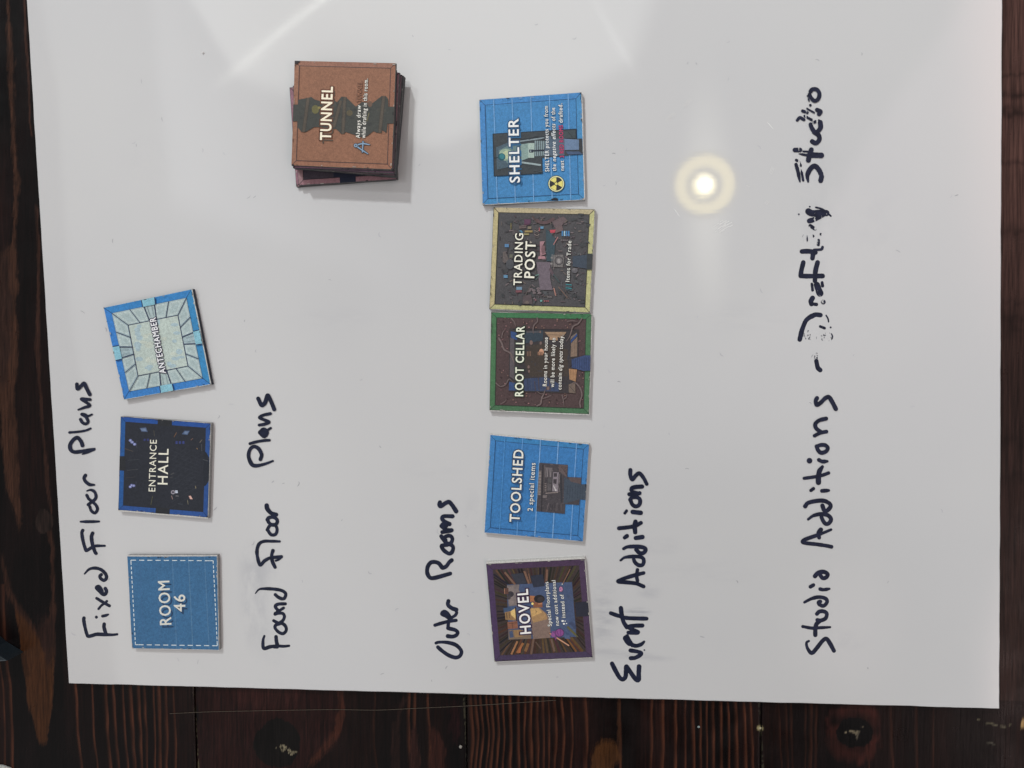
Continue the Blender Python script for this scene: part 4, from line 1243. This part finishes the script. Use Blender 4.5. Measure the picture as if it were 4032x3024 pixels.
k.poly([(1312, 905), (1422, 915), (1406, 1082), (1322, 1050)], (166, 128, 94))
for i in range(4):
    k.line([(1335 + i * 22, 912), (1332 + i * 22, 1062)], 4, (112, 84, 66), caps=False)
k.poly([(1310, 1120), (1400, 1080), (1404, 1240), (1312, 1230)], (112, 98, 88)); k.line([(1320, 1140), (1395, 1225)], 6, (60, 56, 56))
k.disc(940, 675, 32, (198, 150, 122), 42, 14); k.rect(890, 672, 960, 722, (150, 112, 90)); k.line([(900, 690), (900, 722)], 5, (70, 56, 50)); k.line([(930, 690), (930, 722)], 5, (70, 56, 50))
for i in range(3):
    k.line([(752 + i * 20, 670), (750 + i * 20, 730)], 9, (132, 104, 88))
for x, y, r in ((765, 880, 16), (770, 940, 14), (930, 558, 16), (800, 550, 22), (1030, 1170, 18), (925, 405, 12)):
    k.disc(x, y, r, (120, 100, 94), r * 1.5, 10)
for i in range(8):
    k.line([(745 + i * 50, random.uniform(1020, 1080)), (760 + i * 50, 1200)], 8, random.choice([(58, 66, 84), (84, 70, 62), (74, 84, 104)]), caps=False)
RT = (112, 98, 96)
for pts, wd_ in (([(360, 490), (400, 560), (430, 640), (510, 690), (545, 760), (570, 840)], 22), ([(400, 480), (410, 420), (440, 370)], 12), ([(530, 220), (570, 270), (590, 330)], 14), ([(880, 210), (885, 260), (840, 310), (825, 370), (830, 430)], 15),
                 ([(1490, 222), (1440, 290), (1370, 330), (1345, 400), (1320, 470), (1280, 530)], 18), ([(1290, 260), (1360, 252), (1430, 262)], 10), ([(320, 1100), (380, 1145), (450, 1120), (500, 1045), (560, 1100)], 14),
                 ([(880, 1408), (930, 1380), (945, 1300), (975, 1240), (990, 1185)], 20), ([(950, 1310), (1020, 1290), (1080, 1260)], 10), ([(1220, 1265), (1235, 1330), (1250, 1420)], 14), ([(1240, 1320), (1280, 1290), (1285, 1240)], 10),
                 ([(1470, 1425), (1462, 1360), (1490, 1260), (1460, 1160), (1390, 1090), (1340, 1130)], 20), ([(385, 1385), (440, 1350), (462, 1315)], 10), ([(880, 1215), (930, 1245), (975, 1240)], 9)):
    k.line(pts, wd_, RT, w_end=wd_ * .3)
k.poly([(1350, 775), (1530, 722), (1628, 724), (1618, 930), (1515, 936), (1352, 890)], (60, 76, 112))
for i in range(8):
    x = 1370 + i * 30
    k.line([(x, 772 - i * 4), (x, 890 + i * 4)], 7, (44, 56, 88), caps=False)
k = T.k.part('title_lettering')
k.text('ROOT CELLAR', (689, 1280), (708, 325), 116, (240, 244, 222), .016, ((46, 62, 50), .075))
k = T.k.part('rule_lettering')
ol = ((50, 44, 44), .045)
k.text('Rooms in your house', (1012, 1142), (1027, 480), 58, (242, 240, 230), .008, ol)
k.text('will be more likely to', (1112, 1158), (1130, 485), 58, (242, 240, 230), .008, ol)
k.text('contain', (1211, 1190), (1218, 962), 58, (242, 240, 230), .008, ol)
k.text('dig spots', (1220, 935), (1229, 665), 58, (242, 240, 230), .008, ol, slant=.25)
k.text('today.', (1230, 640), (1239, 445), 58, (242, 240, 230), .008, ol)
T.done()

# -- TOOLSHED
T = Tile('blue room tile printed TOOLSHED, 2 special items, with small brown room drawing', (1860, 1680, 3.4556),
         [(245, 112), (1590, 240), (1503, 1562), (165, 1440)], side=(.62, .61, .58), ext=(5, 13, 1, 2), seed=10)
T.face((60, 122, 180))
T.frame(.055, (63, 126, 184), (40, 66, 100), 6, True, 3)
k = T.k.part('grid_lines')
for a, b2, wd_, cc in (((443, 132), (368, 1455), 13, (78, 142, 198)), ((685, 158), (605, 1478), 14, (96, 152, 206)), ((928, 178), (848, 1498), 14, (120, 166, 210)), ((1170, 202), (1090, 1518), 14, (122, 168, 212)), ((1418, 226), (1335, 1542), 14, (112, 160, 208))):
    k.line([a, b2], wd_, cc, caps=False)
k = T.k.part('room_picture')
k.poly([(910, 490), (1300, 520), (1290, 685), (1480, 692), (1478, 785), (1572, 785), (1550, 998), (1460, 990), (1450, 1066), (1265, 1055), (1258, 1187), (870, 1150)], (72, 68, 72))
k.poly([(1250, 690), (1478, 790), (1570, 788), (1548, 992), (1458, 988), (1240, 1050)], (66, 76, 88))
k.poly([(1175, 520), (1298, 525), (1288, 690), (1180, 610)], (98, 86, 86)); k.poly([(1300, 690), (1478, 695), (1478, 780), (1340, 750)], (92, 80, 80))
for i in range(7):
    k.line([(1185 + i * 16, 530 + i * 20), (1295, 560 + i * 22)], 6, (64, 56, 58), caps=False)
    k.line([(1040 + i * 28, 1040 + (i % 3) * 10), (1010 + i * 34, 1150)], 9, random.choice([(106, 96, 98), (58, 54, 58), (90, 82, 84)]), caps=False)
    k.line([(1300 + i * 34, 790 + i * 2), (1285 + i * 36, 985)], 5, (52, 62, 74), caps=False)
for i in range(70):
    x, y = random.uniform(900, 1230), random.uniform(510, 1130)
    a0 = random.choice([0, 1.57, .8]) + random.uniform(-.2, .2)
    L = random.uniform(12, 40)
    k.line([(x, y), (x + L * math.cos(a0), y + L * math.sin(a0))], random.uniform(4, 10), random.choice([(56, 54, 58), (92, 86, 88), (80, 74, 76), (104, 96, 98)]), caps=False)
k.poly([(905, 600), (938, 600), (930, 930), (892, 930)], (132, 122, 118))
for i in range(8):
    k.line([(900, 610 + i * 42), (934, 612 + i * 42)], 8, (92, 84, 82), caps=False)
k.line([(960, 520), (940, 1150)], 12, (50, 48, 52)); k.line([(985, 525), (968, 900)], 8, (100, 92, 92))
k.poly([(990, 550), (1090, 560), (1080, 690), (985, 690)], (106, 100, 102))
for i in range(6):
    k.line([(1000 + i * 14, 560 + i * 8), (1010 + i * 13, 680)], 8, random.choice([(66, 60, 66), (140, 132, 132), (84, 80, 84)]))
for i in range(5):
    k.line([(982, 778 + i * 24), (1008, 778 + i * 24)], 12, (136, 126, 122), caps=False)
k.poly([(1020, 770), (1075, 775), (1070, 875), (1015, 870)], (92, 88, 90)); k.poly([(1030, 700), (1085, 700), (1080, 765), (1026, 765)], (84, 82, 84))
k.poly([(1098, 620), (1176, 620), (1166, 886), (1084, 880)], (134, 126, 132)); k.rect(1108, 632, 1152, 682, (66, 62, 66)); k.poly([(1102, 715), (1148, 712), (1142, 782), (1100, 770)], (66, 62, 66))
k.line([(1104, 804), (1130, 860)], 15, (188, 184, 182)); k.disc(1134, 862, 13, (196, 192, 190), n=10)
k.line([(1000, 905), (1160, 895)], 11, (150, 138, 134)); k.line([(1188, 650), (1180, 770)], 10, (124, 116, 118)); k.line([(1170, 800), (1190, 880)], 9, (110, 104, 106))
k.poly([(960, 930), (1020, 930), (1010, 970), (955, 970)], (112, 104, 104)); k.line([(1200, 660), (1215, 1020)], 16, (54, 56, 62))
k = T.k.part('title_lettering')
k.text('TOOLSHED', (638, 1300), (695, 318), 140, (236, 236, 226), .015, ((44, 62, 86), .06), ((48, 92, 142), 22, 30))
k = T.k.part('rule_lettering')
k.text('2 special items', (818, 1150), (858, 495), 72, (232, 234, 228), .008, ((44, 70, 100), .05))
T.done()

# -- HOVEL
T = Tile('purple framed room tile printed HOVEL, lowest of the Outer Rooms row', (1860, 2160, 3.4556),
         [(187, 208), (1528, 140), (1635, 1480), (300, 1540)], side=(.62, .61, .58), ext=(0, 24, 2, 4), seed=11)
T.face((62, 52, 50))
T.frame(.062, (72, 57, 83), (52, 40, 64), 6, False, 4)
k = T.k.part('room_picture')
LU = T.st
def fan(s0, t0, s1, t1, n, horizontal, cols, wd_):
    for i in range(n):
        u = (i + random.uniform(.2, .8)) / n
        if horizontal:
            a, b2 = LU(s0 + (s1 - s0) * u, t0), LU(.5 + (s0 + (s1 - s0) * u - .5) * .72, t1)
        else:
            a, b2 = LU(s0, t0 + (t1 - t0) * u), LU(s1, .5 + (t0 + (t1 - t0) * u - .5) * .72)
        k.line([a, b2], wd_ * random.uniform(.6, 1.3), tuple(v * random.uniform(.6, .88) for v in random.choice(cols)), caps=False)
fan(.07, .065, .93, .24, 26, True, [(96, 74, 60), (70, 56, 50), (46, 40, 42), (112, 84, 66)], 24)
fan(.07, .935, .93, .78, 26, True, [(110, 80, 60), (74, 56, 48), (48, 40, 40), (138, 98, 66), (90, 66, 56)], 26)
fan(.065, .08, .2, .92, 22, False, [(66, 54, 50), (50, 44, 48), (84, 66, 56), (40, 40, 50)], 22)
fan(.935, .08, .86, .92, 20, False, [(66, 54, 50), (50, 44, 46), (80, 64, 54)], 22)
k.poly([(470, 490), (1355, 455), (1415, 1200), (490, 1240)], (72, 86, 116))
for i in range(16):
    x, y = random.uniform(700, 1330), random.uniform(480, 1180)
    k.poly([(x, y), (x + random.uniform(40, 110), y + 6), (x + random.uniform(40, 100), y + 60), (x + 5, y + 50)], random.choice([(64, 78, 108), (78, 92, 122), (74, 86, 112)]))
k.poly([(470, 500), (640, 488), (632, 560), (660, 620), (640, 770), (495, 785)], (122, 112, 110)); k.poly([(490, 520), (560, 515), (560, 760), (500, 770)], (132, 120, 116))
k.disc(520, 620, 44, (58, 54, 60), 40, 14); k.disc(495, 665, 28, (70, 64, 68), 30, 12); k.poly([(430, 540), (490, 535), (492, 620), (440, 618)], (92, 66, 58)); k.line([(435, 545), (440, 615)], 8, (176, 130, 104))
k.poly([(420, 810), (560, 790), (560, 850), (430, 880)], (66, 84, 112))
k.poly([(440, 866), (520, 852), (582, 812), (592, 980), (450, 968)], (150, 118, 80)); k.poly([(520, 852), (582, 812), (588, 958), (528, 905)], (222, 190, 124)); k.line([(465, 880), (472, 950)], 12, (98, 76, 60)); k.line([(500, 870), (506, 940)], 10, (104, 80, 60))
k.line([(585, 800), (605, 990)], 16, (64, 48, 46))
k.poly([(476, 1000), (610, 985), (622, 1086), (482, 1096)], (140, 94, 74)); k.line([(500, 1020), (605, 1008)], 7, (88, 60, 52)); k.line([(540, 1010), (548, 1085)], 7, (88, 60, 52))
k.poly([(490, 1110), (640, 1100), (800, 1130), (800, 1225), (495, 1238)], (124, 106, 88)); k.poly([(500, 1130), (545, 1115), (562, 1205), (510, 1215)], (72, 84, 112)); k.poly([(560, 1110), (660, 1104), (680, 1200), (580, 1210)], (150, 118, 82))
k.poly([(790, 800), (905, 798), (1010, 880), (1060, 980), (1062, 1212), (830, 1232), (800, 1060)], (128, 108, 98)); k.poly([(785, 815), (910, 805), (1000, 890), (1020, 960), (830, 1010), (800, 940)], (166, 132, 92)); k.poly([(785, 815), (900, 810), (950, 870), (810, 930)], (200, 162, 106))
k.line([(860, 880), (880, 850)], 5, (90, 66, 50)); k.line([(870, 860), (862, 835)], 5, (90, 66, 50))
k.poly([(780, 640), (850, 645), (850, 720), (785, 725)], (170, 112, 76)); k.poly([(820, 730), (950, 720), (955, 800), (830, 800)], (138, 90, 66)); k.rect(895, 722, 950, 760, (176, 120, 90))
k.disc(910, 685, 74, (40, 37, 40), 56, 16); k.disc(930, 690, 46, (58, 52, 54), 34, 14); k.disc(818, 750, 16, (240, 210, 110), 18, 12); k.disc(816, 755, 8, (255, 245, 190), 9, 10)
k.poly([(790, 370), (960, 350), (985, 510), (830, 530)], (46, 50, 64)); k.poly([(520, 350), (690, 330), (740, 470), (600, 490)], (56, 58, 68))
for a, b2, wd_ in (((440, 322), (580, 490), 26), ((705, 305), (772, 478), 28), ((765, 340), (790, 450), 14), ((1018, 285), (1008, 440), 26), ((1330, 280), (1230, 480), 14)):
    k.line([a, b2], wd_, (122, 92, 76), caps=False)
for a, b2, wd_, cc in (((612, 1262), (530, 1440), 26, (158, 112, 78)), ((690, 1285), (610, 1420), 34, (150, 100, 62)), ((760, 1290), (720, 1400), 40, (128, 92, 60)), ((834, 1232), (800, 1440), 26, (112, 88, 76)), ((1075, 1232), (1118, 1400), 26, (108, 86, 76)), ((860, 1270), (930, 1360), 18, (92, 74, 64)), ((660, 1340), (640, 1420), 24, (170, 100, 66))):
    k.line([a, b2], wd_, cc, caps=False)
k.poly([(1395, 735), (1600, 712), (1618, 915), (1415, 930)], (42, 44, 56))
k.line([(1300, 1070), (1380, 1150), (1430, 1200)], 30, (96, 92, 58), w_end=12); k.line([(1350, 1020), (1395, 1075)], 40, (62, 72, 100))
k = T.k.part('title_lettering')
k.text('HOVEL', (798, 1155), (752, 548), 152, (242, 240, 236), .018, ((54, 34, 62), .08))
k = T.k.part('rule_lettering')
ol = ((44, 42, 52), .045)
k.text('Special Floorplans', (1080, 1055), (1032, 452), 56, (240, 240, 232), .008, ol)
k.text('now cost additional', (1180, 1048), (1130, 430), 56, (240, 240, 232), .008, ol)
k.text('instead of', (1266, 940), (1242, 622), 56, (240, 240, 232), .008, ol)
k.disc(1222, 484, 7, (240, 240, 232), n=10)
k = T.k.part('printed_symbols')
for x, y, r1, r2 in ((1228, 985, 18, 12), (1262, 988, 8, 7), (1246, 1024, 16, 11), (1282, 1020, 8, 7)):
    k.disc(x, y, r1, (240, 240, 232), r2, 12)
k.poly([(1172, 555), (1188, 512), (1218, 516), (1238, 548), (1222, 592), (1186, 588)], (60, 44, 64)); k.poly([(1178, 555), (1190, 518), (1216, 522), (1232, 548), (1218, 586), (1188, 582)], (196, 136, 170))
k.line([(1190, 520), (1205, 560), (1216, 584)], 5, (110, 70, 100)); k.line([(1180, 555), (1232, 548)], 5, (110, 70, 100))
k.line([(1052, 1153), (1312, 1320)], 24, (92, 62, 56)); k.line([(1055, 1155), (1310, 1318)], 15, (206, 156, 124))
k.disc(1186, 1146, 62, (70, 40, 74), 58, 18); k.disc(1186, 1146, 55, (134, 76, 134), 51, 18); k.line([(1150, 1120), (1170, 1180)], 6, (104, 56, 106)); k.line([(1195, 1100), (1205, 1190)], 6, (104, 56, 106))
k.disc(1100, 1170, 30, (140, 84, 142), 34, 10); k.poly([(1075, 1130), (1130, 1120), (1120, 1160)], (120, 68, 124)); k.poly([(1110, 1190), (1135, 1250), (1150, 1200)], (120, 68, 124))
T.done()

# ------------------------------------------------------------------ the stack of tiles
ZS = (1100, 200, 2.86)
def px_quad(q):
    return [((x - 1100) * 2.86, (y - 200) * 2.86) for x, y in q]
tt = .0017
DK = (.045, .045, .05)
pink = [(1142, 342), (1531, 316), (1558, 706), (1168, 734)]
def shift(q, dx, dy, rot=0.0):
    c = np.mean(q, axis=0)
    r = math.radians(rot)
    R_ = np.array([[math.cos(r), -math.sin(r)], [math.sin(r), math.cos(r)]])
    return [tuple(R_ @ (np.array(v) - c) + c + (dx, dy)) for v in q]
low = [(1200, 266), (1594, 303), (1560, 700), (1164, 665)]
def lower_tile(label, quad, z0, seed, face, border, side=DK):
    t_ = Tile(label, ZS, px_quad(quad), z0, tt, side, (0, 0, 0, 0), seed, STACK)
    t_.face(face)
    t_.frame(.055, border, (44, 38, 46), 6, True, 4)
    return t_
z = 0.0
t_ = lower_tile('bottom tile of the stack, pink framed, lying on the whiteboard', shift(pink, -2, 2), z, 21, (70, 62, 72), (150, 112, 118)); t_.done()
z += tt
t_ = lower_tile('pink framed tile with navy doorway sticking out low on the left of the stack', shift(pink, 9, -2, .6), z, 22, (72, 64, 74), (152, 114, 120), (.10, .10, .10))
k = t_.k.part('doorway')
k.poly([t_.st(.42, .93), t_.st(.58, .93), t_.st(.58, 1.0), t_.st(.42, 1.0)], (30, 36, 56))
k.poly([t_.st(.36, .90), t_.st(.62, .86), t_.st(.62, .94), t_.st(.36, .94)], (36, 40, 58))
t_.done()
z += tt
spec = [('third tile from the bottom of the stack, turned over the pink framed tiles', 0, 0, 0), ('fourth tile from the bottom of the stack, dark edged', -3, -3, -.5), ('fourth tile from the top of the stack, its dark corner fanned to the right', -7, -4, -1.2),
        ('third tile from the top of the stack, its dark edge fanned to the right', -13, -9, -2.2), ('tile directly under the orange brown top tile of the stack', -22, -16, -3.6)]
cols = [((66, 62, 66), (92, 88, 92)), ((60, 58, 62), (96, 92, 98)), ((70, 60, 66), (120, 92, 104)), ((66, 60, 66), (134, 104, 118)), ((70, 62, 70), (140, 112, 124))]
for i, (lb, dx, dy, rot) in enumerate(spec):
    t_ = lower_tile(lb, shift(low, dx, dy, rot), z, 30 + i, cols[i][0], cols[i][1], (.05 + .03 * (i % 2), .05 + .03 * (i % 2), .055 + .03 * (i % 2)))
    t_.done()
    z += tt
T = Tile('orange brown tile printed TUNNEL on top of the stack', ZS, [(172, 112), (1310, 140), (1268, 1335), (135, 1290)], z, tt, (.06, .06, .062), (1, 2, 2, 2), 12, STACK)
T.face((142, 100, 77))
T.frame(.048, (148, 104, 82), (74, 60, 60), 7, True, 4)
k = T.k.part('room_picture')
k.poly([(150, 605), (210, 605), (215, 550), (320, 530), (360, 520), (400, 550), (470, 570), (600, 545), (650, 580), (700, 515), (745, 520), (790, 560), (860, 630), (930, 575), (1050, 590), (1150, 510), (1200, 510),
        (1225, 545), (1228, 628), (1292, 630), (1284, 820), (1218, 820), (1205, 925), (1150, 890), (1100, 925), (1060, 905), (990, 960), (930, 975), (840, 945), (750, 915), (700, 940), (640, 880), (560, 880), (460, 855),
        (390, 860), (295, 915), (250, 915), (205, 860), (205, 795), (146, 795)], (64, 66, 62))
for i in range(40):
    x, y = random.uniform(230, 1180), random.uniform(600, 850)
    k.disc(x, y, random.uniform(10, 30), random.choice([(58, 60, 58), (72, 72, 66), (68, 68, 62)]), random.uniform(10, 26), 8)
k.disc(405, 660, 42, (104, 100, 62), 50, 12); k.disc(450, 640, 18, (134, 124, 74), 14, 10); k.disc(790, 700, 36, (92, 84, 64), 34, 12); k.disc(1020, 600, 26, (104, 82, 68), 34, 10); k.line([(1010, 700), (985, 790)], 10, (110, 104, 74))
for a, b2 in (((325, 530), (272, 915)), ((738, 520), (714, 935)), ((1176, 510), (1130, 925)), ((692, 560), (612, 860)), ((505, 580), (470, 850))):
    k.line([a, b2], 42, (66, 60, 54), caps=False); k.line([a, b2], 28, (84, 76, 66), caps=False)
k.poly([(862, 350), (1010, 318), (985, 985), (905, 990), (905, 700)], (72, 68, 62)) if False else None
k.poly([(172, 112), (230, 100), (236, 118), (196, 150), (174, 150)], (44, 40, 42))
k = T.k.part('title_lettering')
k.text('TUNNEL', (578, 1008), (600, 405), 126, (252, 244, 218), .022, ((96, 54, 34), .075), ((84, 72, 62), 24, 44))
k = T.k.part('rule_lettering')
ol = ((62, 58, 54), .045)
k.text('Always draw', (907, 985), (918, 612), 50, (242, 240, 230), .008, ol)
k.text('TUNNEL', (920, 580), (935, 345), 52, (166, 112, 84), .008, ol)
k.text('while drafting in this room.', (968, 985), (998, 315), 50, (242, 240, 230), .008, ol)
k = T.k.part('compass_symbol')
for wd_, cc in ((30, (62, 66, 72)), (13, (136, 164, 190))):
    k.line([(862, 1068), (920, 1110), (998, 1160)], wd_, cc, w_end=wd_ * .5); k.line([(870, 1062), (940, 1045), (1018, 1058)], wd_, cc, w_end=wd_ * .5); k.line([(942, 1022), (935, 1140)], wd_ * .8, cc)
k.disc(860, 1066, 26, (62, 66, 72)); k.disc(860, 1066, 20, (136, 164, 190)); k.disc(860, 1066, 9, (72, 74, 78))
T.done()

# ------------------------------------------------------------------ small things lying about
def crumb(px, py, zb, size, colour, label, seed):
    r = random.Random(seed)
    bm = bmesh.new()
    bmesh.ops.create_icosphere(bm, subdivisions=2, radius=size)
    for v in bm.verts:
        v.co *= r.uniform(.7, 1.15)
        v.co.z = v.co.z * .7 + size * .55
    me = bpy.data.meshes.new('crumb')
    bm.to_mesh(me)
    bm.free()
    me.materials.append(plain('crumb_stuff', colour, .8, .2))
    o = bpy.data.objects.new('crumb', me)
    COL.objects.link(o)
    o.location = P(px, py, zb)
    tag(o, label, 'crumb')

crumb(800, 208, 0, .00065, (.85, .85, .83), 'tiny white crumb on the whiteboard left of the tile stack', 1)
crumb(1814, 2938, ZT, .0009, (.36, .34, .30), 'pale crumb on the table by the middle plank seam', 2)
crumb(2751, 2861, ZT, .0006, (.30, .36, .35), 'small white crumb on the table among pale grain lines', 3)
crumb(2992, 2865, ZT, .0007, (.42, .37, .24), 'yellowish crumb on the plank seam at the lower right', 4)

hair = Mesh()
hp = dense([(668, 2810), (820, 2803), (1000, 2799), (1300, 2794), (1480, 2796), (1620, 2790), (1830, 2780), (1980, 2771), (2190, 2757)], 12)
ang_ = [2 * math.pi * i / 5 for i in range(5)]
ring_p = None
for q in hp:
    c0 = np.array(P(q[0], q[1], ZT + .0003))
    ring = [tuple(c0 + np.array([0, .00011 * math.cos(a), .00011 * math.sin(a)])) for a in ang_]
    if ring_p:
        for i in range(5):
            hair.face([ring_p[i], ring_p[(i + 1) % 5], ring[(i + 1) % 5], ring[i]], (.1, .1, .1))
    ring_p = ring
o = hair.build('stray_hair', plain('hair_strand', (.11, .085, .06), .4, .5))
tag(o, 'long fine hair lying across the table just below the whiteboard', 'hair')

def block(pts, z0, z1, name, mat, label, cat, edge_highlight=0.0):
    loop = [np.array(P(x, y, z1)[:2]) for x, y in pts]
    root = empty(name, (loop[0][0], loop[0][1], z0))
    tag(root, label, cat)
    slab(loop, z0, z1, 'box_body', mat, root, (.06, .075, .085), (.04, .05, .06), .0006)
    if edge_highlight:
        c = np.mean(loop, axis=0)
        inn = [q + (c - q) * edge_highlight for q in loop]
        m_ = Mesh()
        n = len(loop)
        for i in range(n):
            a, b2 = loop[i] + (c - loop[i]) * .012, loop[(i + 1) % n] + (c - loop[(i + 1) % n]) * .012
            m_.face([(*a, z1 + 3e-5), (*b2, z1 + 3e-5), (*inn[(i + 1) % n], z1 + 3e-5), (*inn[i], z1 + 3e-5)], (.3, .33, .36))
        m_.build('rim_highlight', plain('box_edge_highlight', (.075, .09, .10), .4, .5), root)  # paler strip painted as the highlight along the box's top edges
    return root

block([(29, 2602), (-260, 2625), (-300, 2330), (-40, 2560)][::-1], ZT + .0002, ZT + .012, 'dark_box', plain('teal_plastic', (.011, .018, .024), .4, .5),
      'dark teal box poking in at the left edge of the table', 'box', .05)
o = slab([np.array(P(x, y, ZT + .001)[:2]) for x, y in [(-120, 3015), (2, 3013), (16, 3016), (42, 3026), (60, 3120), (-120, 3120)][::-1]], ZT + .0002, ZT + .001, 'paper_scrap',
         plain('flecked_paper', (.52, .53, .50), .7, .3, (1400, .55, 1.25)), None, (.5, .5, .5), (.5, .5, .5))
tag(o, 'corner of a pale flecked paper at the bottom left of the table', 'paper')

# ------------------------------------------------------------------ the ceiling downlight mirrored in the board
LZ = 1.6
uv = env_pt(2775, 727)
lx, ly = uv * (H + LZ)
dl = empty('ceiling_downlight', (lx, ly, LZ))
tag(dl, 'round recessed ceiling downlight whose glow is mirrored in the whiteboard', 'ceiling light')
def emis(name, c, s):
    m_ = bpy.data.materials.new(name)
    m_.use_nodes = True
    t2 = NT(m_.node_tree)
    e = t2.n('ShaderNodeEmission')
    e.inputs[0].default_value = (*c, 1)
    e.inputs[1].default_value = s
    oo = t2.n('ShaderNodeOutputMaterial')
    t2.l(e.outputs[0], oo.inputs[0])
    return m_
def lathe(name, prof, mat, n=48):
    vs, fs = [], []
    for r, zz in prof:
        vs += [(r * math.cos(2 * math.pi * i / n), r * math.sin(2 * math.pi * i / n), zz) for i in range(n)]
    for j in range(len(prof) - 1):
        for i in range(n):
            a, b2 = j * n + i, j * n + (i + 1) % n
            fs.append((a, b2, b2 + n, a + n))
    me = bpy.data.meshes.new(name)
    me.from_pydata(vs, [], fs)
    for p_ in me.polygons:
        p_.use_smooth = True
    me.materials.append(mat)
    oo = bpy.data.objects.new(name, me)
    COL.objects.link(oo)
    oo.parent = dl
    return oo
lathe('bulb', [(.0005, -.004), (.009, -.0036), (.0185, -.0015)], emis('bulb_glow', (1, .92, .70), 13))
lathe('bulb_shoulder', [(.0185, -.0015), (.023, .001), (.0265, .004), (.0295, .012)], emis('bulb_edge_glow', (1, .84, .34), 4.4))
lathe('glowing_reflector', [(.0455, .006), (.052, .002), (.060, 0), (.0735, -.002)], emis('reflector_own_glow', (1, .83, .36), 2.7))  # reflector emits on its own, standing in for bulb light falling on it
lathe('trim_ring', [(.0745, .004), (.0745, -.004), (.082, -.003), (.084, .004)], plain('white_trim', (.35, .34, .33)))
lathe('socket_rim', [(.030, .014), (.045, .010)], plain('lamp_socket', (.12, .11, .09)))
